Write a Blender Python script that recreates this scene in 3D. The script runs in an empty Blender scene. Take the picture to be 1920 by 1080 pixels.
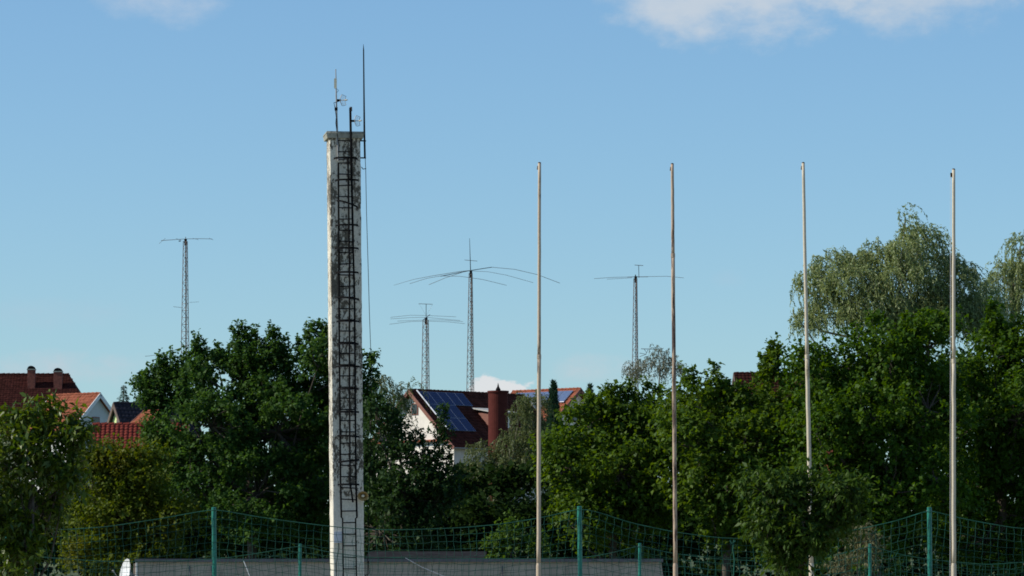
import bpy, math, random
import numpy as np
R = math.radians
rng = np.random.default_rng(7)
random.seed(7)
scene = bpy.context.scene
COL = scene.collection

# ------------------------------------------------------------------ camera
F, CX, HY, CZ = 8000.0, 960.0, 1150.0, 1.7     # focal length in photo pixels, principal column, horizon row, eye height
cam_data = bpy.data.cameras.new("camera")
cam = bpy.data.objects.new("camera", cam_data)
COL.objects.link(cam)
cam.location = (0, 0, CZ)
cam.rotation_euler = (R(90), 0, 0)
cam_data.sensor_width = 36
cam_data.lens = F / 1920 * 36
cam_data.shift_y = (HY - 540) / 1920
cam_data.clip_start = 0.5
cam_data.clip_end = 6000
scene.camera = cam

# ------------------------------------------------------------------ light
SUN_EL, SUN_AZ = R(37), R(-95)          # azimuth measured from +Y (view direction) towards +X
sd = (math.sin(SUN_AZ) * math.cos(SUN_EL), math.cos(SUN_AZ) * math.cos(SUN_EL), math.sin(SUN_EL))
sun = bpy.data.lights.new("sun", 'SUN')
sun.energy = 5.0
sun.angle = R(0.5)
sun.color = (1.0, 0.93, 0.80)
so = bpy.data.objects.new("sun", sun)
COL.objects.link(so)
from mathutils import Vector
so.rotation_euler = Vector(sd).to_track_quat('Z', 'Y').to_euler()
so.location = (-60, 0, 60)

world = bpy.data.worlds.new("World")
scene.world = world
world.use_nodes = True
wt = world.node_tree
wt.nodes.clear()

class NT:
    def __init__(s, t): s.t = t
    def n(s, kind, **kw):
        x = s.t.nodes.new(kind)
        for k, v in kw.items(): setattr(x, k, v)
        return x
    def set(s, sock, v):
        if hasattr(v, 'is_output'): s.t.links.new(v, sock)
        elif v is not None: sock.default_value = v
    def m(s, op, a, b=None, c=None, clamp=False):
        x = s.n('ShaderNodeMath', operation=op, use_clamp=clamp)
        for i, v in enumerate((a, b, c)):
            if v is not None: s.set(x.inputs[i], v)
        return x.outputs[0]
    def mix(s, f, a, b):
        x = s.n('ShaderNodeMix', data_type='RGBA')
        s.set(x.inputs[0], f); s.set(x.inputs[6], a); s.set(x.inputs[7], b)
        return x.outputs[2]
    def ramp(s, v, lo, hi, a=0.0, b=1.0):
        x = s.n('ShaderNodeMapRange', interpolation_type='SMOOTHSTEP')
        s.set(x.inputs[0], v); s.set(x.inputs[1], lo); s.set(x.inputs[2], hi); s.set(x.inputs[3], a); s.set(x.inputs[4], b)
        return x.outputs[0]
    def noise(s, vec, scale, detail=4, rough=.55):
        x = s.n('ShaderNodeTexNoise')
        if vec is not None: s.set(x.inputs['Vector'], vec)
        x.inputs['Scale'].default_value = scale; x.inputs['Detail'].default_value = detail; x.inputs['Roughness'].default_value = rough
        return x.outputs[0]

w = NT(wt)
sky = w.n('ShaderNodeTexSky', sky_type='NISHITA', sun_disc=False, sun_elevation=SUN_EL, sun_rotation=SUN_AZ,
          altitude=300, air_density=1.0, dust_density=0.3, ozone_density=1.6)
tc = w.n('ShaderNodeTexCoord')
sep = w.n('ShaderNodeSeparateXYZ'); w.set(sep.inputs[0], tc.outputs['Generated'])
dx, dy, dz = sep.outputs
az = w.m('ARCTAN2', dx, dy)                       # cloud places are given as azimuth / elevation of the real sky
el = w.m('ARCSINE', dz)
comb = w.n('ShaderNodeCombineXYZ'); w.set(comb.inputs[0], az); w.set(comb.inputs[1], w.m('MULTIPLY', el, 1.6)); comb.inputs[2].default_value = .3
cn = w.noise(comb.outputs[0], 55, 7, .6)
cn3 = w.noise(comb.outputs[0], 120, 6, .55)
cn2 = w.noise(comb.outputs[0], 12, 6, .6)
def cloud(px, py, rx, ry, k, lo, hi, nz=cn):
    a0 = math.atan((px - CX) / F); e0 = math.atan((HY - py) / F * math.cos(a0))
    a = w.m('DIVIDE', w.m('SUBTRACT', az, a0), rx / F)
    e = w.m('DIVIDE', w.m('SUBTRACT', el, e0), ry / F)
    r2 = w.m('ADD', w.m('MULTIPLY', a, a), w.m('MULTIPLY', e, e))
    v = w.m('ADD', w.m('SUBTRACT', 1.0, r2), w.m('MULTIPLY', w.m('SUBTRACT', nz, .5), k))
    return w.ramp(v, lo, hi)
c1 = cloud(1385, -25, 285, 125, 2.6, -.1, 1.1)
c1b = cloud(1700, -35, 235, 120, 2.8, -.1, 1.2)
c2 = cloud(315, -15, 135, 88, 3.2, 0.0, 1.7)
c3 = cloud(925, 748, 78, 46, 4.2, 0.15, .6, cn3)
c4 = cloud(110, 690, 190, 42, 4.0, 0.0, 2.0)
c5 = cloud(1120, 700, 150, 38, 4.0, 0.0, 2.2)
c5b = cloud(1365, 520, 40, 30, 4.0, 0.0, 3.0)
c6 = cloud(100, 590, 140, 38, 4.0, 0.0, 3.0)
cover = w.ramp(cn2, .60, .80, 0, .5)               # scattered thin cloud over the rest of the sky, away from the low band in view
cover = w.m('MULTIPLY', cover, w.ramp(el, .16, .30))
tint = w.n('ShaderNodeMix', data_type='RGBA', blend_type='MULTIPLY'); tint.inputs[0].default_value = 1
w.set(tint.inputs[6], sky.outputs[0])
tint.inputs[7].default_value = (0.88, 1.16, 1.40, 1)
skyc = tint.outputs[2]
def over(base, mask, colr, amt):
    return w.mix(w.m('MULTIPLY', mask, amt), base, colr)
s_ = over(skyc, cover, (7.0, 7.4, 8.2, 1), .8)
for cm, colr, amt in ((c4, (6.4, 6.7, 7.4, 1), .7), (c5, (6.6, 6.9, 7.4, 1), .7), (c5b, (5.4, 6.2, 7.4, 1), .3), (c6, (5.4, 6.2, 7.4, 1), .35),
                      (c2, (5.8, 6.8, 8.1, 1), .75), (c1, (6.3, 7.1, 8.0, 1), .9), (c1b, (6.0, 6.9, 7.9, 1), .85), (c3, (8.2, 8.4, 8.6, 1), .95)):
    s_ = over(s_, cm, colr, amt)
bg = w.n('ShaderNodeBackground'); w.set(bg.inputs[0], s_); bg.inputs[1].default_value = 0.09
ow = w.n('ShaderNodeOutputWorld'); wt.links.new(bg.outputs[0], ow.inputs[0])

scene.view_settings.view_transform = 'Standard'
scene.view_settings.look = 'None'
scene.view_settings.exposure = 0.0
scene.view_settings.gamma = 1
scene.view_settings.use_curve_mapping = False
scene.cycles.filter_width = 1.75
scene.cycles.max_bounces = 6
scene.cycles.diffuse_bounces = 3
scene.cycles.glossy_bounces = 2
scene.cycles.transmission_bounces = 3
scene.cycles.transparent_max_bounces = 4

# ------------------------------------------------------------------ helpers
def P(px, py, d):
    return np.array([(px - CX) / F * d, d, CZ + (HY - py) / F * d])
def ppm(d): return F / d
def X(px, d): return (px - CX) / F * d
def Z(py, d): return CZ + (HY - py) / F * d
def smooth(t): t = np.clip(t, 0, 1); return t * t * (3 - 2 * t)
def gz(x, y):
    return 9.0 * smooth((np.asarray(y, float) - 165) / 170) + 6.0 * smooth((np.asarray(y, float) - 330) / 250)

def tag(o, label=None, cat=None, group=None, kind=None):
    if label: o['label'] = label
    if cat: o['category'] = cat
    if group: o['group'] = group
    if kind: o['kind'] = kind
    return o
def empty(name, loc, label, cat, group=None):
    o = bpy.data.objects.new(name, None); COL.objects.link(o); o.location = [float(v) for v in loc]
    o.empty_display_size = .3
    return tag(o, label, cat, group)
def world_loc(o):
    v = np.array(o.location, float)
    while o.parent is not None:
        o = o.parent; v = v + np.array(o.location, float)
    return v
def link_mesh(name, V, faces, mat, parent=None, loc=None, smoothf=False):
    """V in world coordinates; the origin goes to loc (or the parent's place)"""
    V = np.asarray(V, float)
    base = world_loc(parent) if parent is not None else (np.asarray(loc, float) if loc is not None else np.zeros(3))
    me = bpy.data.meshes.new(name)
    if isinstance(faces, np.ndarray):
        k = faces.shape[1]; nf = len(faces)
        me.vertices.add(len(V)); me.vertices.foreach_set('co', (V - base).astype(np.float32).ravel())
        me.loops.add(nf * k); me.loops.foreach_set('vertex_index', faces.astype(np.int32).ravel())
        me.polygons.add(nf); me.polygons.foreach_set('loop_start', np.arange(nf, dtype=np.int32) * k)
        me.update(calc_edges=True)
    else:
        me.from_pydata((V - base).tolist(), [], faces)
    if smoothf: me.polygons.foreach_set('use_smooth', [True] * len(me.polygons))
    me.materials.append(mat)
    o = bpy.data.objects.new(name, me); COL.objects.link(o)
    if parent is not None: o.parent = parent
    else: o.location = [float(v) for v in base]
    return o

class Frame:
    def __init__(s, o, ax=(1, 0, 0), ay=(0, 1, 0), az=(0, 0, 1)):
        s.o = np.array(o, float); s.m = np.array([ax, ay, az], float)
    def __call__(s, u, v, w_): return s.o + u * s.m[0] + v * s.m[1] + w_ * s.m[2]
WF = Frame((0, 0, 0))

class MB:
    def __init__(s): s.v = []; s.f = []; s.n = 0
    def add(s, V, Fs):
        V = np.asarray(V, float); s.v.append(V)
        for f in Fs: s.f.append(tuple(int(i) + s.n for i in f))
        s.n += len(V); return s
    def box(s, fr, u0, u1, v0, v1, w0, w1):
        V = [fr(u, v, w_) for w_ in (w0, w1) for v in (v0, v1) for u in (u0, u1)]
        return s.add(V, [(0, 2, 3, 1), (4, 5, 7, 6), (0, 1, 5, 4), (1, 3, 7, 5), (3, 2, 6, 7), (2, 0, 4, 6)])
    def hexa(s, V): return s.add(V, [(0, 2, 3, 1), (4, 5, 7, 6), (0, 1, 5, 4), (1, 3, 7, 5), (3, 2, 6, 7), (2, 0, 4, 6)])
    def tube(s, pts, r, k=6, cap=True):
        pts = np.asarray(pts, float); m_ = len(pts)
        r = np.full(m_, r) if np.isscalar(r) else np.asarray(r, float)
        t = np.gradient(pts, axis=0); t /= np.linalg.norm(t, axis=1)[:, None] + 1e-9
        ref = np.array([0, 0, 1.]) if abs(t[:, 2]).mean() < .8 else np.array([1., 0, 0])
        a = np.cross(t, ref); a /= np.linalg.norm(a, axis=1)[:, None] + 1e-9
        b = np.cross(t, a)
        ang = np.arange(k) * 2 * math.pi / k
        V = pts[:, None] + r[:, None, None] * (np.cos(ang)[None, :, None] * a[:, None] + np.sin(ang)[None, :, None] * b[:, None])
        Fs = []
        for i in range(m_ - 1):
            for j in range(k):
                q = (j + 1) % k
                Fs.append((i * k + j, i * k + q, (i + 1) * k + q, (i + 1) * k + j))
        if cap: Fs += [tuple(range(k))[::-1], tuple((m_ - 1) * k + j for j in range(k))]
        return s.add(V.reshape(-1, 3), Fs)
    def poly(s, pts, thick):
        """convex polygon extruded along the vector thick"""
        pts = np.asarray(pts, float); k = len(pts); V = np.vstack([pts, pts + np.asarray(thick, float)])
        Fs = [tuple(range(k))[::-1], tuple(range(k, 2 * k))] + [(i, (i + 1) % k, k + (i + 1) % k, k + i) for i in range(k)]
        return s.add(V, Fs)
    def build(s, name, mat, parent=None, loc=None, smoothf=False):
        return link_mesh(name, np.vstack(s.v), s.f, mat, parent, loc, smoothf)

# ------------------------------------------------------------------ materials
def mat(name, color, rough=.7, metal=0, var=0.0, scale=3.0, spec=None, bump=0.0, stretch=(1, 1, 1), dirt=None, dirt_lo=.55, dirt_hi=.7, dscale=2.0):
    m_ = bpy.data.materials.new(name); m_.use_nodes = True
    t = NT(m_.node_tree); b = m_.node_tree.nodes['Principled BSDF']
    g = t.n('ShaderNodeTexCoord'); mp = t.n('ShaderNodeMapping'); t.set(mp.inputs[0], g.outputs['Object']); mp.inputs['Scale'].default_value = stretch
    c = (*color, 1)
    if var:
        nz = t.noise(mp.outputs[0], scale, 5, .6)
        c2 = tuple(max(0, x * (1 - var)) for x in color) + (1,); c3 = tuple(min(1, x * (1 + var)) for x in color) + (1,)
        c = t.mix(t.ramp(nz, .3, .7), c2, c3)
    if dirt:
        nz = t.noise(mp.outputs[0], dscale, 7, .65)
        c = t.mix(t.ramp(nz, dirt_lo, dirt_hi), c, (*dirt, 1))
        if bump:
            bp = t.n('ShaderNodeBump'); t.set(bp.inputs['Height'], nz); bp.inputs['Strength'].default_value = bump; bp.inputs['Distance'].default_value = .03
            t.set(b.inputs['Normal'], bp.outputs[0])
    elif bump:
        nz = t.noise(mp.outputs[0], scale * 6, 4, .6)
        bp = t.n('ShaderNodeBump'); t.set(bp.inputs['Height'], nz); bp.inputs['Strength'].default_value = bump; bp.inputs['Distance'].default_value = .02
        t.set(b.inputs['Normal'], bp.outputs[0])
    t.set(b.inputs['Base Color'], c); b.inputs['Roughness'].default_value = rough; b.inputs['Metallic'].default_value = metal
    if spec is not None: b.inputs['Specular IOR Level'].default_value = spec
    return m_

def leaf_mat(name, ca, cb, trans=.35, rough=.42, spec=.5, patch=None):
    m_ = bpy.data.materials.new(name); m_.use_nodes = True
    nt_ = m_.node_tree; t = NT(nt_); b = nt_.nodes['Principled BSDF']; out = nt_.nodes['Material Output']
    g = t.n('ShaderNodeNewGeometry')
    c = t.mix(g.outputs['Random Per Island'], (*ca, 1), (*cb, 1))
    if patch:
        tc_ = t.n('ShaderNodeTexCoord')
        c = t.mix(t.ramp(t.noise(tc_.outputs['Object'], .55, 3), .5, .72, 0, .8), c, (*patch, 1))
    t.set(b.inputs['Base Color'], c); b.inputs['Roughness'].default_value = rough; b.inputs['Specular IOR Level'].default_value = spec
    tr = t.n('ShaderNodeBsdfTranslucent')
    h = t.n('ShaderNodeHueSaturation'); h.inputs['Hue'].default_value = .485; h.inputs['Saturation'].default_value = 1.1; h.inputs['Value'].default_value = 1.7
    t.set(h.inputs['Color'], c); t.set(tr.inputs[0], h.outputs[0])
    mx = t.n('ShaderNodeMixShader'); mx.inputs[0].default_value = trans
    nt_.links.new(b.outputs[0], mx.inputs[1]); nt_.links.new(tr.outputs[0], mx.inputs[2]); nt_.links.new(mx.outputs[0], out.inputs[0])
    return m_

def paint_mat(name, base, under, lo, hi, scale=9.0, stretch=(1, 1, .35), rust=None, rough=.7, side=None):
    """old paint flaking off in patches; the bare surface below shows through"""
    m_ = bpy.data.materials.new(name); m_.use_nodes = True
    t = NT(m_.node_tree); b = m_.node_tree.nodes['Principled BSDF']
    g = t.n('ShaderNodeTexCoord'); mp = t.n('ShaderNodeMapping'); t.set(mp.inputs[0], g.outputs['Object']); mp.inputs['Scale'].default_value = stretch
    n1 = t.noise(mp.outputs[0], scale, 8, .68)
    n0 = t.noise(g.outputs['Object'], .55, 3, .5)
    n2 = t.noise(g.outputs['Object'], 25, 4, .6)
    mask = t.ramp(t.m('ADD', n1, t.m('MULTIPLY', t.m('SUBTRACT', n0, .5), .55)), lo, hi)
    c = t.mix(t.ramp(n2, .3, .7), tuple(x * .86 for x in base) + (1,), (*base, 1))
    und = t.mix(t.ramp(n2, .35, .65), tuple(x * .6 for x in under) + (1,), tuple(min(1, x * 1.35) for x in under) + (1,))
    c = t.mix(mask, c, und)
    if rust:
        n3 = t.noise(mp.outputs[0], scale * .6, 6, .7)
        c = t.mix(t.ramp(n3, .58, .68), c, (*rust, 1))
    bp = t.n('ShaderNodeBump'); bp.invert = True; t.set(bp.inputs['Height'], mask); bp.inputs['Strength'].default_value = .5; bp.inputs['Distance'].default_value = .01
    t.set(b.inputs['Normal'], bp.outputs[0])
    t.set(b.inputs['Base Color'], c); b.inputs['Roughness'].default_value = rough
    return m_

M = {}
def tower_paint():
    """white limewash flaking in small sharp patches above the repainted foot"""
    m_ = bpy.data.materials.new('flaking_white_paint'); m_.use_nodes = True
    t = NT(m_.node_tree); b = m_.node_tree.nodes['Principled BSDF']
    g = t.n('ShaderNodeTexCoord'); o = g.outputs['Object']
    def mp(s):
        x = t.n('ShaderNodeMapping'); t.set(x.inputs[0], o); x.inputs['Scale'].default_value = s; return x.outputs[0]
    big = t.noise(mp((1, 1, .35)), 2.6, 4, .55); fine = t.noise(mp((1, 1, .5)), 15, 7, .7); tiny = t.noise(mp((1, 1, .7)), 38, 5, .7)
    s = t.n('ShaderNodeSeparateXYZ'); t.set(s.inputs[0], o)
    foot = t.ramp(s.outputs[2], 4.5, 4.9, -.16, 0.0)
    v = t.m('ADD', t.m('ADD', t.m('MULTIPLY', big, .55), t.m('MULTIPLY', fine, .75)), t.m('ADD', t.m('MULTIPLY', tiny, .25), foot))
    mask = t.ramp(v, .775, .802)
    n2 = t.noise(o, 20, 5, .6); n3 = t.noise(mp((1, 1, .12)), 9, 5, .6)
    c = t.mix(t.ramp(n2, .3, .7), (.58, .54, .44, 1), (.74, .69, .58, 1))
    c = t.mix(t.ramp(n3, .52, .75, 0, .35), c, (.34, .33, .27, 1))
    und = t.mix(t.ramp(tiny, .35, .65), (.05, .045, .035, 1), (.17, .145, .105, 1))
    c = t.mix(mask, c, und)
    bp = t.n('ShaderNodeBump'); bp.invert = True; t.set(bp.inputs['Height'], mask); bp.inputs['Strength'].default_value = .5; bp.inputs['Distance'].default_value = .008
    t.set(b.inputs['Normal'], bp.outputs[0]); t.set(b.inputs['Base Color'], c); b.inputs['Roughness'].default_value = .8
    return m_
M['ground'] = mat('grass_ground', (.05, .075, .02), .95, var=.4, scale=.4, bump=.4)
M['tower'] = tower_paint()
M['cap'] = mat('weathered_concrete', (.30, .30, .25), .9, var=.25, scale=6, dirt=(.13, .12, .09), dscale=5, bump=.3)
M['iron'] = mat('blackened_iron', (.006, .0055, .006), .9, var=.4, scale=8, spec=.1)
M['rusty'] = mat('rusty_iron', (.06, .04, .03), .7, var=.5, scale=8)
M['pole_old'] = paint_mat('aged_cream_paint', (.50, .40, .29), (.09, .06, .04), .56, .66, 5, (1.5, 1.5, .25), rough=.7)
M['pole_rust'] = paint_mat('flaking_cream_paint', (.46, .34, .24), (.07, .04, .03), .50, .60, 5, (2.2, 2.2, .22), rust=(.24, .13, .07), rough=.75)
M['pole_white'] = paint_mat('grey_white_paint', (.56, .49, .37), (.34, .27, .17), .60, .74, 6, (1.5, 1.5, .2), rough=.7)
M['galv'] = mat('galvanised_steel', (.30, .29, .28), .5, .3, var=.3, scale=3)
M['mast'] = mat('mast_steel', (.22, .17, .15), .6, .1, var=.35, scale=1.5)
M['alu'] = mat('weathered_aluminium', (.20, .19, .18), .5, .4, var=.2)
M['green_post'] = mat('green_post_paint', (.006, .16, .115), .4, var=.25, scale=3, dirt=(.02, .08, .06), dscale=4)
M['green_net'] = mat('green_net_cord', (.003, .068, .045), .95, var=.3, scale=1)
M['render_grey'] = mat('grey_render', (.40, .33, .265), .9, var=.12, scale=1.2, dirt=(.25, .205, .16), dscale=1.8, bump=.2, stretch=(1, 1, .3))
M['fascia'] = mat('dark_roof_edge', (.07, .075, .09), .6, var=.2)
M['felt'] = mat('roof_felt', (.020, .020, .022), 1.0, spec=.05, var=.3)
M['white_metal'] = mat('white_enamel', (.75, .76, .76), .35, var=.05)
M['box_grey'] = mat('pale_grey_plastic', (.55, .56, .6), .5, var=.05)
M['cream_plastic'] = mat('cream_plastic', (.6, .56, .42), .5, var=.1)
M['horn'] = mat('ochre_horn_paint', (.30, .20, .07), .5, var=.3, scale=10)
M['white_wall'] = mat('white_render', (.72, .67, .60), .9, var=.08, scale=1.0, bump=.15)
M['yellow_wall'] = mat('yellow_render', (.62, .50, .25), .9, var=.08)
M['green_wall'] = mat('pale_green_render', (.55, .66, .30), .9, var=.06)
M['grey_wall'] = mat('off_white_render', (.6, .6, .58), .9, var=.06)
M['tile_brown'] = mat('brown_red_tile', (.068, .019, .013), .9, spec=.15, var=.35, scale=2)
M['tile_dark'] = mat('dark_red_tile', (.048, .013, .010), .9, spec=.1, var=.3, scale=2.5)
M['tile_orange'] = mat('orange_tile', (.25, .080, .045), .9, spec=.15, var=.28, scale=2.5)
M['tile_red'] = mat('red_tile', (.17, .027, .018), .85, spec=.2, var=.2, scale=3)
M['tile_blue'] = mat('anthracite_tile', (.025, .023, .032), .8, spec=.2, var=.3, scale=3)
M['barge'] = mat('brown_stained_board', (.21, .085, .06), .8, var=.15)
M['barge_white'] = mat('white_board', (.75, .74, .72), .6, var=.05)
M['barge_dark'] = mat('dark_brown_board', (.12, .08, .06), .6, var=.15)
M['brick'] = mat('brick_red', (.20, .06, .04), .9, var=.3, scale=6)
M['turret'] = mat('red_brown_render', (.085, .021, .017), .9, spec=.1, var=.12, scale=3)
M['panel_sky_sheen'] = mat('sky_sheen_solar_cells', (.10, .14, .24), .2, var=.15, scale=6)  # sky reflection put into the base colour of these cells
M['panel'] = mat('solar_cells', (.008, .013, .058), .2, var=.2, scale=6)
M['alu_frame'] = mat('panel_frame', (.22, .26, .34), .4, .5)
M['rail_white'] = mat('white_rail', (.8, .82, .85), .4)
M['glass'] = mat('window_glass', (.02, .025, .03), .08)
M['bark'] = mat('tree_bark', (.075, .06, .045), .95, var=.35, scale=6, bump=.5)
M['bark_pale'] = mat('pale_bark', (.20, .18, .14), .95, var=.35, scale=6, bump=.4)
M['lead'] = mat('sheet_zinc', (.42, .42, .40), .6, .2, var=.15)

M['l_maple'] = leaf_mat('maple_leaves', (.026, .072, .016), (.062, .125, .020), .36, .6, .2)
M['l_hedge'] = leaf_mat('hedge_maple_leaves', (.038, .085, .011), (.088, .148, .014), .38, .6, .2, patch=(.095, .155, .008))
M['l_right'] = leaf_mat('right_maple_leaves', (.028, .074, .007), (.070, .135, .010), .36, .6, .2)
M['l_oak'] = leaf_mat('dark_leaves', (.018, .048, .014), (.034, .072, .015), .28, .6, .2)
M['l_cherry'] = leaf_mat('cherry_leaves', (.034, .078, .008), (.105, .150, .014), .34, .4, .4)
M['l_cherry_dark'] = leaf_mat('dark_cherry_leaves', (.022, .058, .008), (.062, .108, .013), .32, .55, .2)
M['l_olive'] = leaf_mat('olive_shrub_leaves', (.048, .085, .008), (.115, .145, .011), .36, .6, .2, patch=(.12, .110, .012))
M['l_willow'] = leaf_mat('willow_leaves', (.135, .19, .060), (.28, .33, .145), .36, .5, .35)
M['l_greywillow'] = leaf_mat('grey_willow_leaves', (.060, .088, .028), (.140, .165, .060), .32, .55, .3)
M['l_birch'] = leaf_mat('birch_leaves', (.09, .11, .06), (.17, .17, .10), .25, .5)
M['l_conifer'] = leaf_mat('conifer_needles', (.018, .050, .030), (.035, .075, .035), .12, .55, .3)
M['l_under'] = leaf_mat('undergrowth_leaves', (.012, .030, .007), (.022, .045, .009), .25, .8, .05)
M['l_bright'] = leaf_mat('bright_shrub_leaves', (.036, .085, .012), (.075, .135, .018), .36, .6, .2)
M['l_dry'] = leaf_mat('dry_shrub_leaves', (.09, .10, .045), (.16, .15, .075), .3, .6, .2)

# ------------------------------------------------------------------ ground
ys = np.concatenate([np.linspace(-60, 150, 12), np.linspace(160, 620, 47), np.linspace(700, 4000, 12)])
xs = np.concatenate([np.linspace(-2500, -220, 8), np.linspace(-200, 200, 41), np.linspace(220, 2500, 8)])
gx, gy = np.meshgrid(xs, ys)
gzv = gz(gx, gy) + .12 * np.sin(gx * .11) * np.sin(gy * .07) * smooth((gy - 150) / 40)
V = np.stack([gx, gy, gzv], -1).reshape(-1, 3)
ni, nj = gx.shape
idx = np.arange(ni * nj).reshape(ni, nj)
Fs = np.stack([idx[:-1, :-1], idx[:-1, 1:], idx[1:, 1:], idx[1:, :-1]], -1).reshape(-1, 4)
tag(link_mesh('ground', V, Fs, M['ground'], smoothf=True), kind='structure')

# unseen sheet added to bounce sun onto the tower, 4 mm above the ground
M['sun_bounce'] = mat('sun_bounce_surface', (.25, .235, .165), .95, var=.25, scale=2, bump=.4)
V = [(x_, y_, .004 + float(gz(0, y_))) for y_ in (-50, 121) for x_ in (-90, 90)]
tag(link_mesh('bounce_sheet', V, [(0, 1, 3, 2)], M['sun_bounce']), kind='structure')

# ------------------------------------------------------------------ foliage
def unit(v): return v / (np.linalg.norm(v, axis=-1, keepdims=True) + 1e-9)
def rnd(n): return rng.normal(size=(n, 3))

def leaf_quads(p, d, nrm, L, W_):
    d = unit(d); s = unit(np.cross(d, nrm)); n_ = np.cross(s, d)
    L = L[:, None]; W_ = W_[:, None]
    a = p; b = p + d * L * .42 + s * W_ * .5 + n_ * W_ * .14; c = p + d * L - n_ * L * .12; e = p + d * L * .42 - s * W_ * .5 + n_ * W_ * .14
    return np.stack([a, b, c, e], 1)

def blobs3(blobs, d):
    out = []
    for b in blobs:
        px, py, rx, ry = b[:4]; dd = b[4] if len(b) > 4 else 0.0
        dist = d + dd; k = dist / F
        out.append((P(px, py, dist), np.array([rx * k, (rx + ry) * .5 * k, ry * k] + ([b[5]] if len(b) > 5 else []))))
    return out

def project(V):
    return CX + V[:, 0] / V[:, 1] * F, HY - (V[:, 2] - CZ) / V[:, 1] * F

LAIK = 3.4
def crown_leaves(bl, leaf=(.12, .09), rc=.55, lai=3.0, per=130, up=.5, out=.6, shoot=.55, droop=.35, nleaf=9, flat=.65, leaders=(), gaps=(), spray=.0):
    """bl: ellipsoids; each is filled with clumps, each clump with leafy shoots, each shoot with leaves"""
    P0, D0, LS = [], [], []; clumps = []
    for c, r in bl:
        area = math.pi * r[0] * r[2]
        n = max(5, int(LAIK * lai * area / (per * leaf[0] * leaf[1] * .55)))
        nb = max(5, n // 5); ub = unit(rnd(nb)); rb_ = rng.uniform(.45, 1, nb) ** .6; bi = rng.integers(0, nb, n)
        u = unit(ub[bi] * (rng.uniform(size=n) < .72)[:, None] + rnd(n) * .34 * np.array([1, 1, .8])); rad = np.clip(rb_[bi] + rng.normal(size=n) * .16, .2, 1.05)
        cc = c + u * rad[:, None] * np.maximum(r - rc * .45, r * .5)
        cr = rc * rng.uniform(.55, 1.35, n)
        for i in range(n): clumps.append((c, cc[i], cr[i]))
        ns = max(6, int(per / nleaf))
        uu = unit(rnd(n * ns) + np.repeat(u, ns, 0) * .5 + np.array([0, 0, .35]))
        base = np.repeat(cc, ns, 0) + uu * np.repeat(cr, ns)[:, None] * rng.uniform(.25, .9, n * ns)[:, None] * np.array([1, 1, flat])
        dr = unit(uu * out + np.array([0, 0, up]) + rnd(n * ns) * .35)
        P0.append(base); D0.append(dr); LS.append(shoot * rng.uniform(.45, 1.2, n * ns))
    for (px, py, lp, dist) in leaders:                   # leafy leading shoots that break the outline
        top = P(px, py, dist); ln = lp / F * dist
        k = max(6, int(ln / .035))
        hh = rng.uniform(0, 1, k)
        b0 = top - np.stack([rng.normal(size=k) * (.05 + .16 * hh), rng.normal(size=k) * (.06 + .2 * hh), hh * ln + .15], 1)
        P0.append(b0); D0.append(unit(rnd(k) * .45 + np.array([0, 0, .9]))); LS.append(rng.uniform(.18, .4, k))
    P0 = np.vstack(P0); D0 = np.vstack(D0); LS = np.concatenate(LS)
    m_ = len(P0)
    tt = (np.arange(nleaf) + rng.uniform(0, 1, (m_, nleaf))) / nleaf
    pos = P0[:, None] + D0[:, None] * (LS[:, None] * tt)[..., None] - np.array([0, 0, 1.]) * (droop * .25 * LS[:, None] * tt ** 2)[..., None]
    pos = pos.reshape(-1, 3) + rnd(m_ * nleaf) * .02
    dd = np.repeat(D0, nleaf, 0)
    ld = unit(unit(rnd(m_ * nleaf)) * .9 + dd * .45 - np.array([0, 0, droop]))
    nr = unit(rnd(m_ * nleaf) * .55 + np.array([0, 0, 1.0]) + dd * .4)
    s = rng.uniform(.45, 1.4, m_ * nleaf)
    if gaps:
        gx_, gy_ = project(pos); keep = np.ones(len(pos), bool)
        for (a, b, ra, rb) in gaps: keep &= ((gx_ - a) / ra) ** 2 + ((gy_ - b) / rb) ** 2 > 1 + .5 * rng.normal(size=len(pos))
        pos, ld, nr, s = pos[keep], ld[keep], nr[keep], s[keep]
    return leaf_quads(pos, ld, nr, leaf[0] * s, leaf[1] * s), clumps

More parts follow.
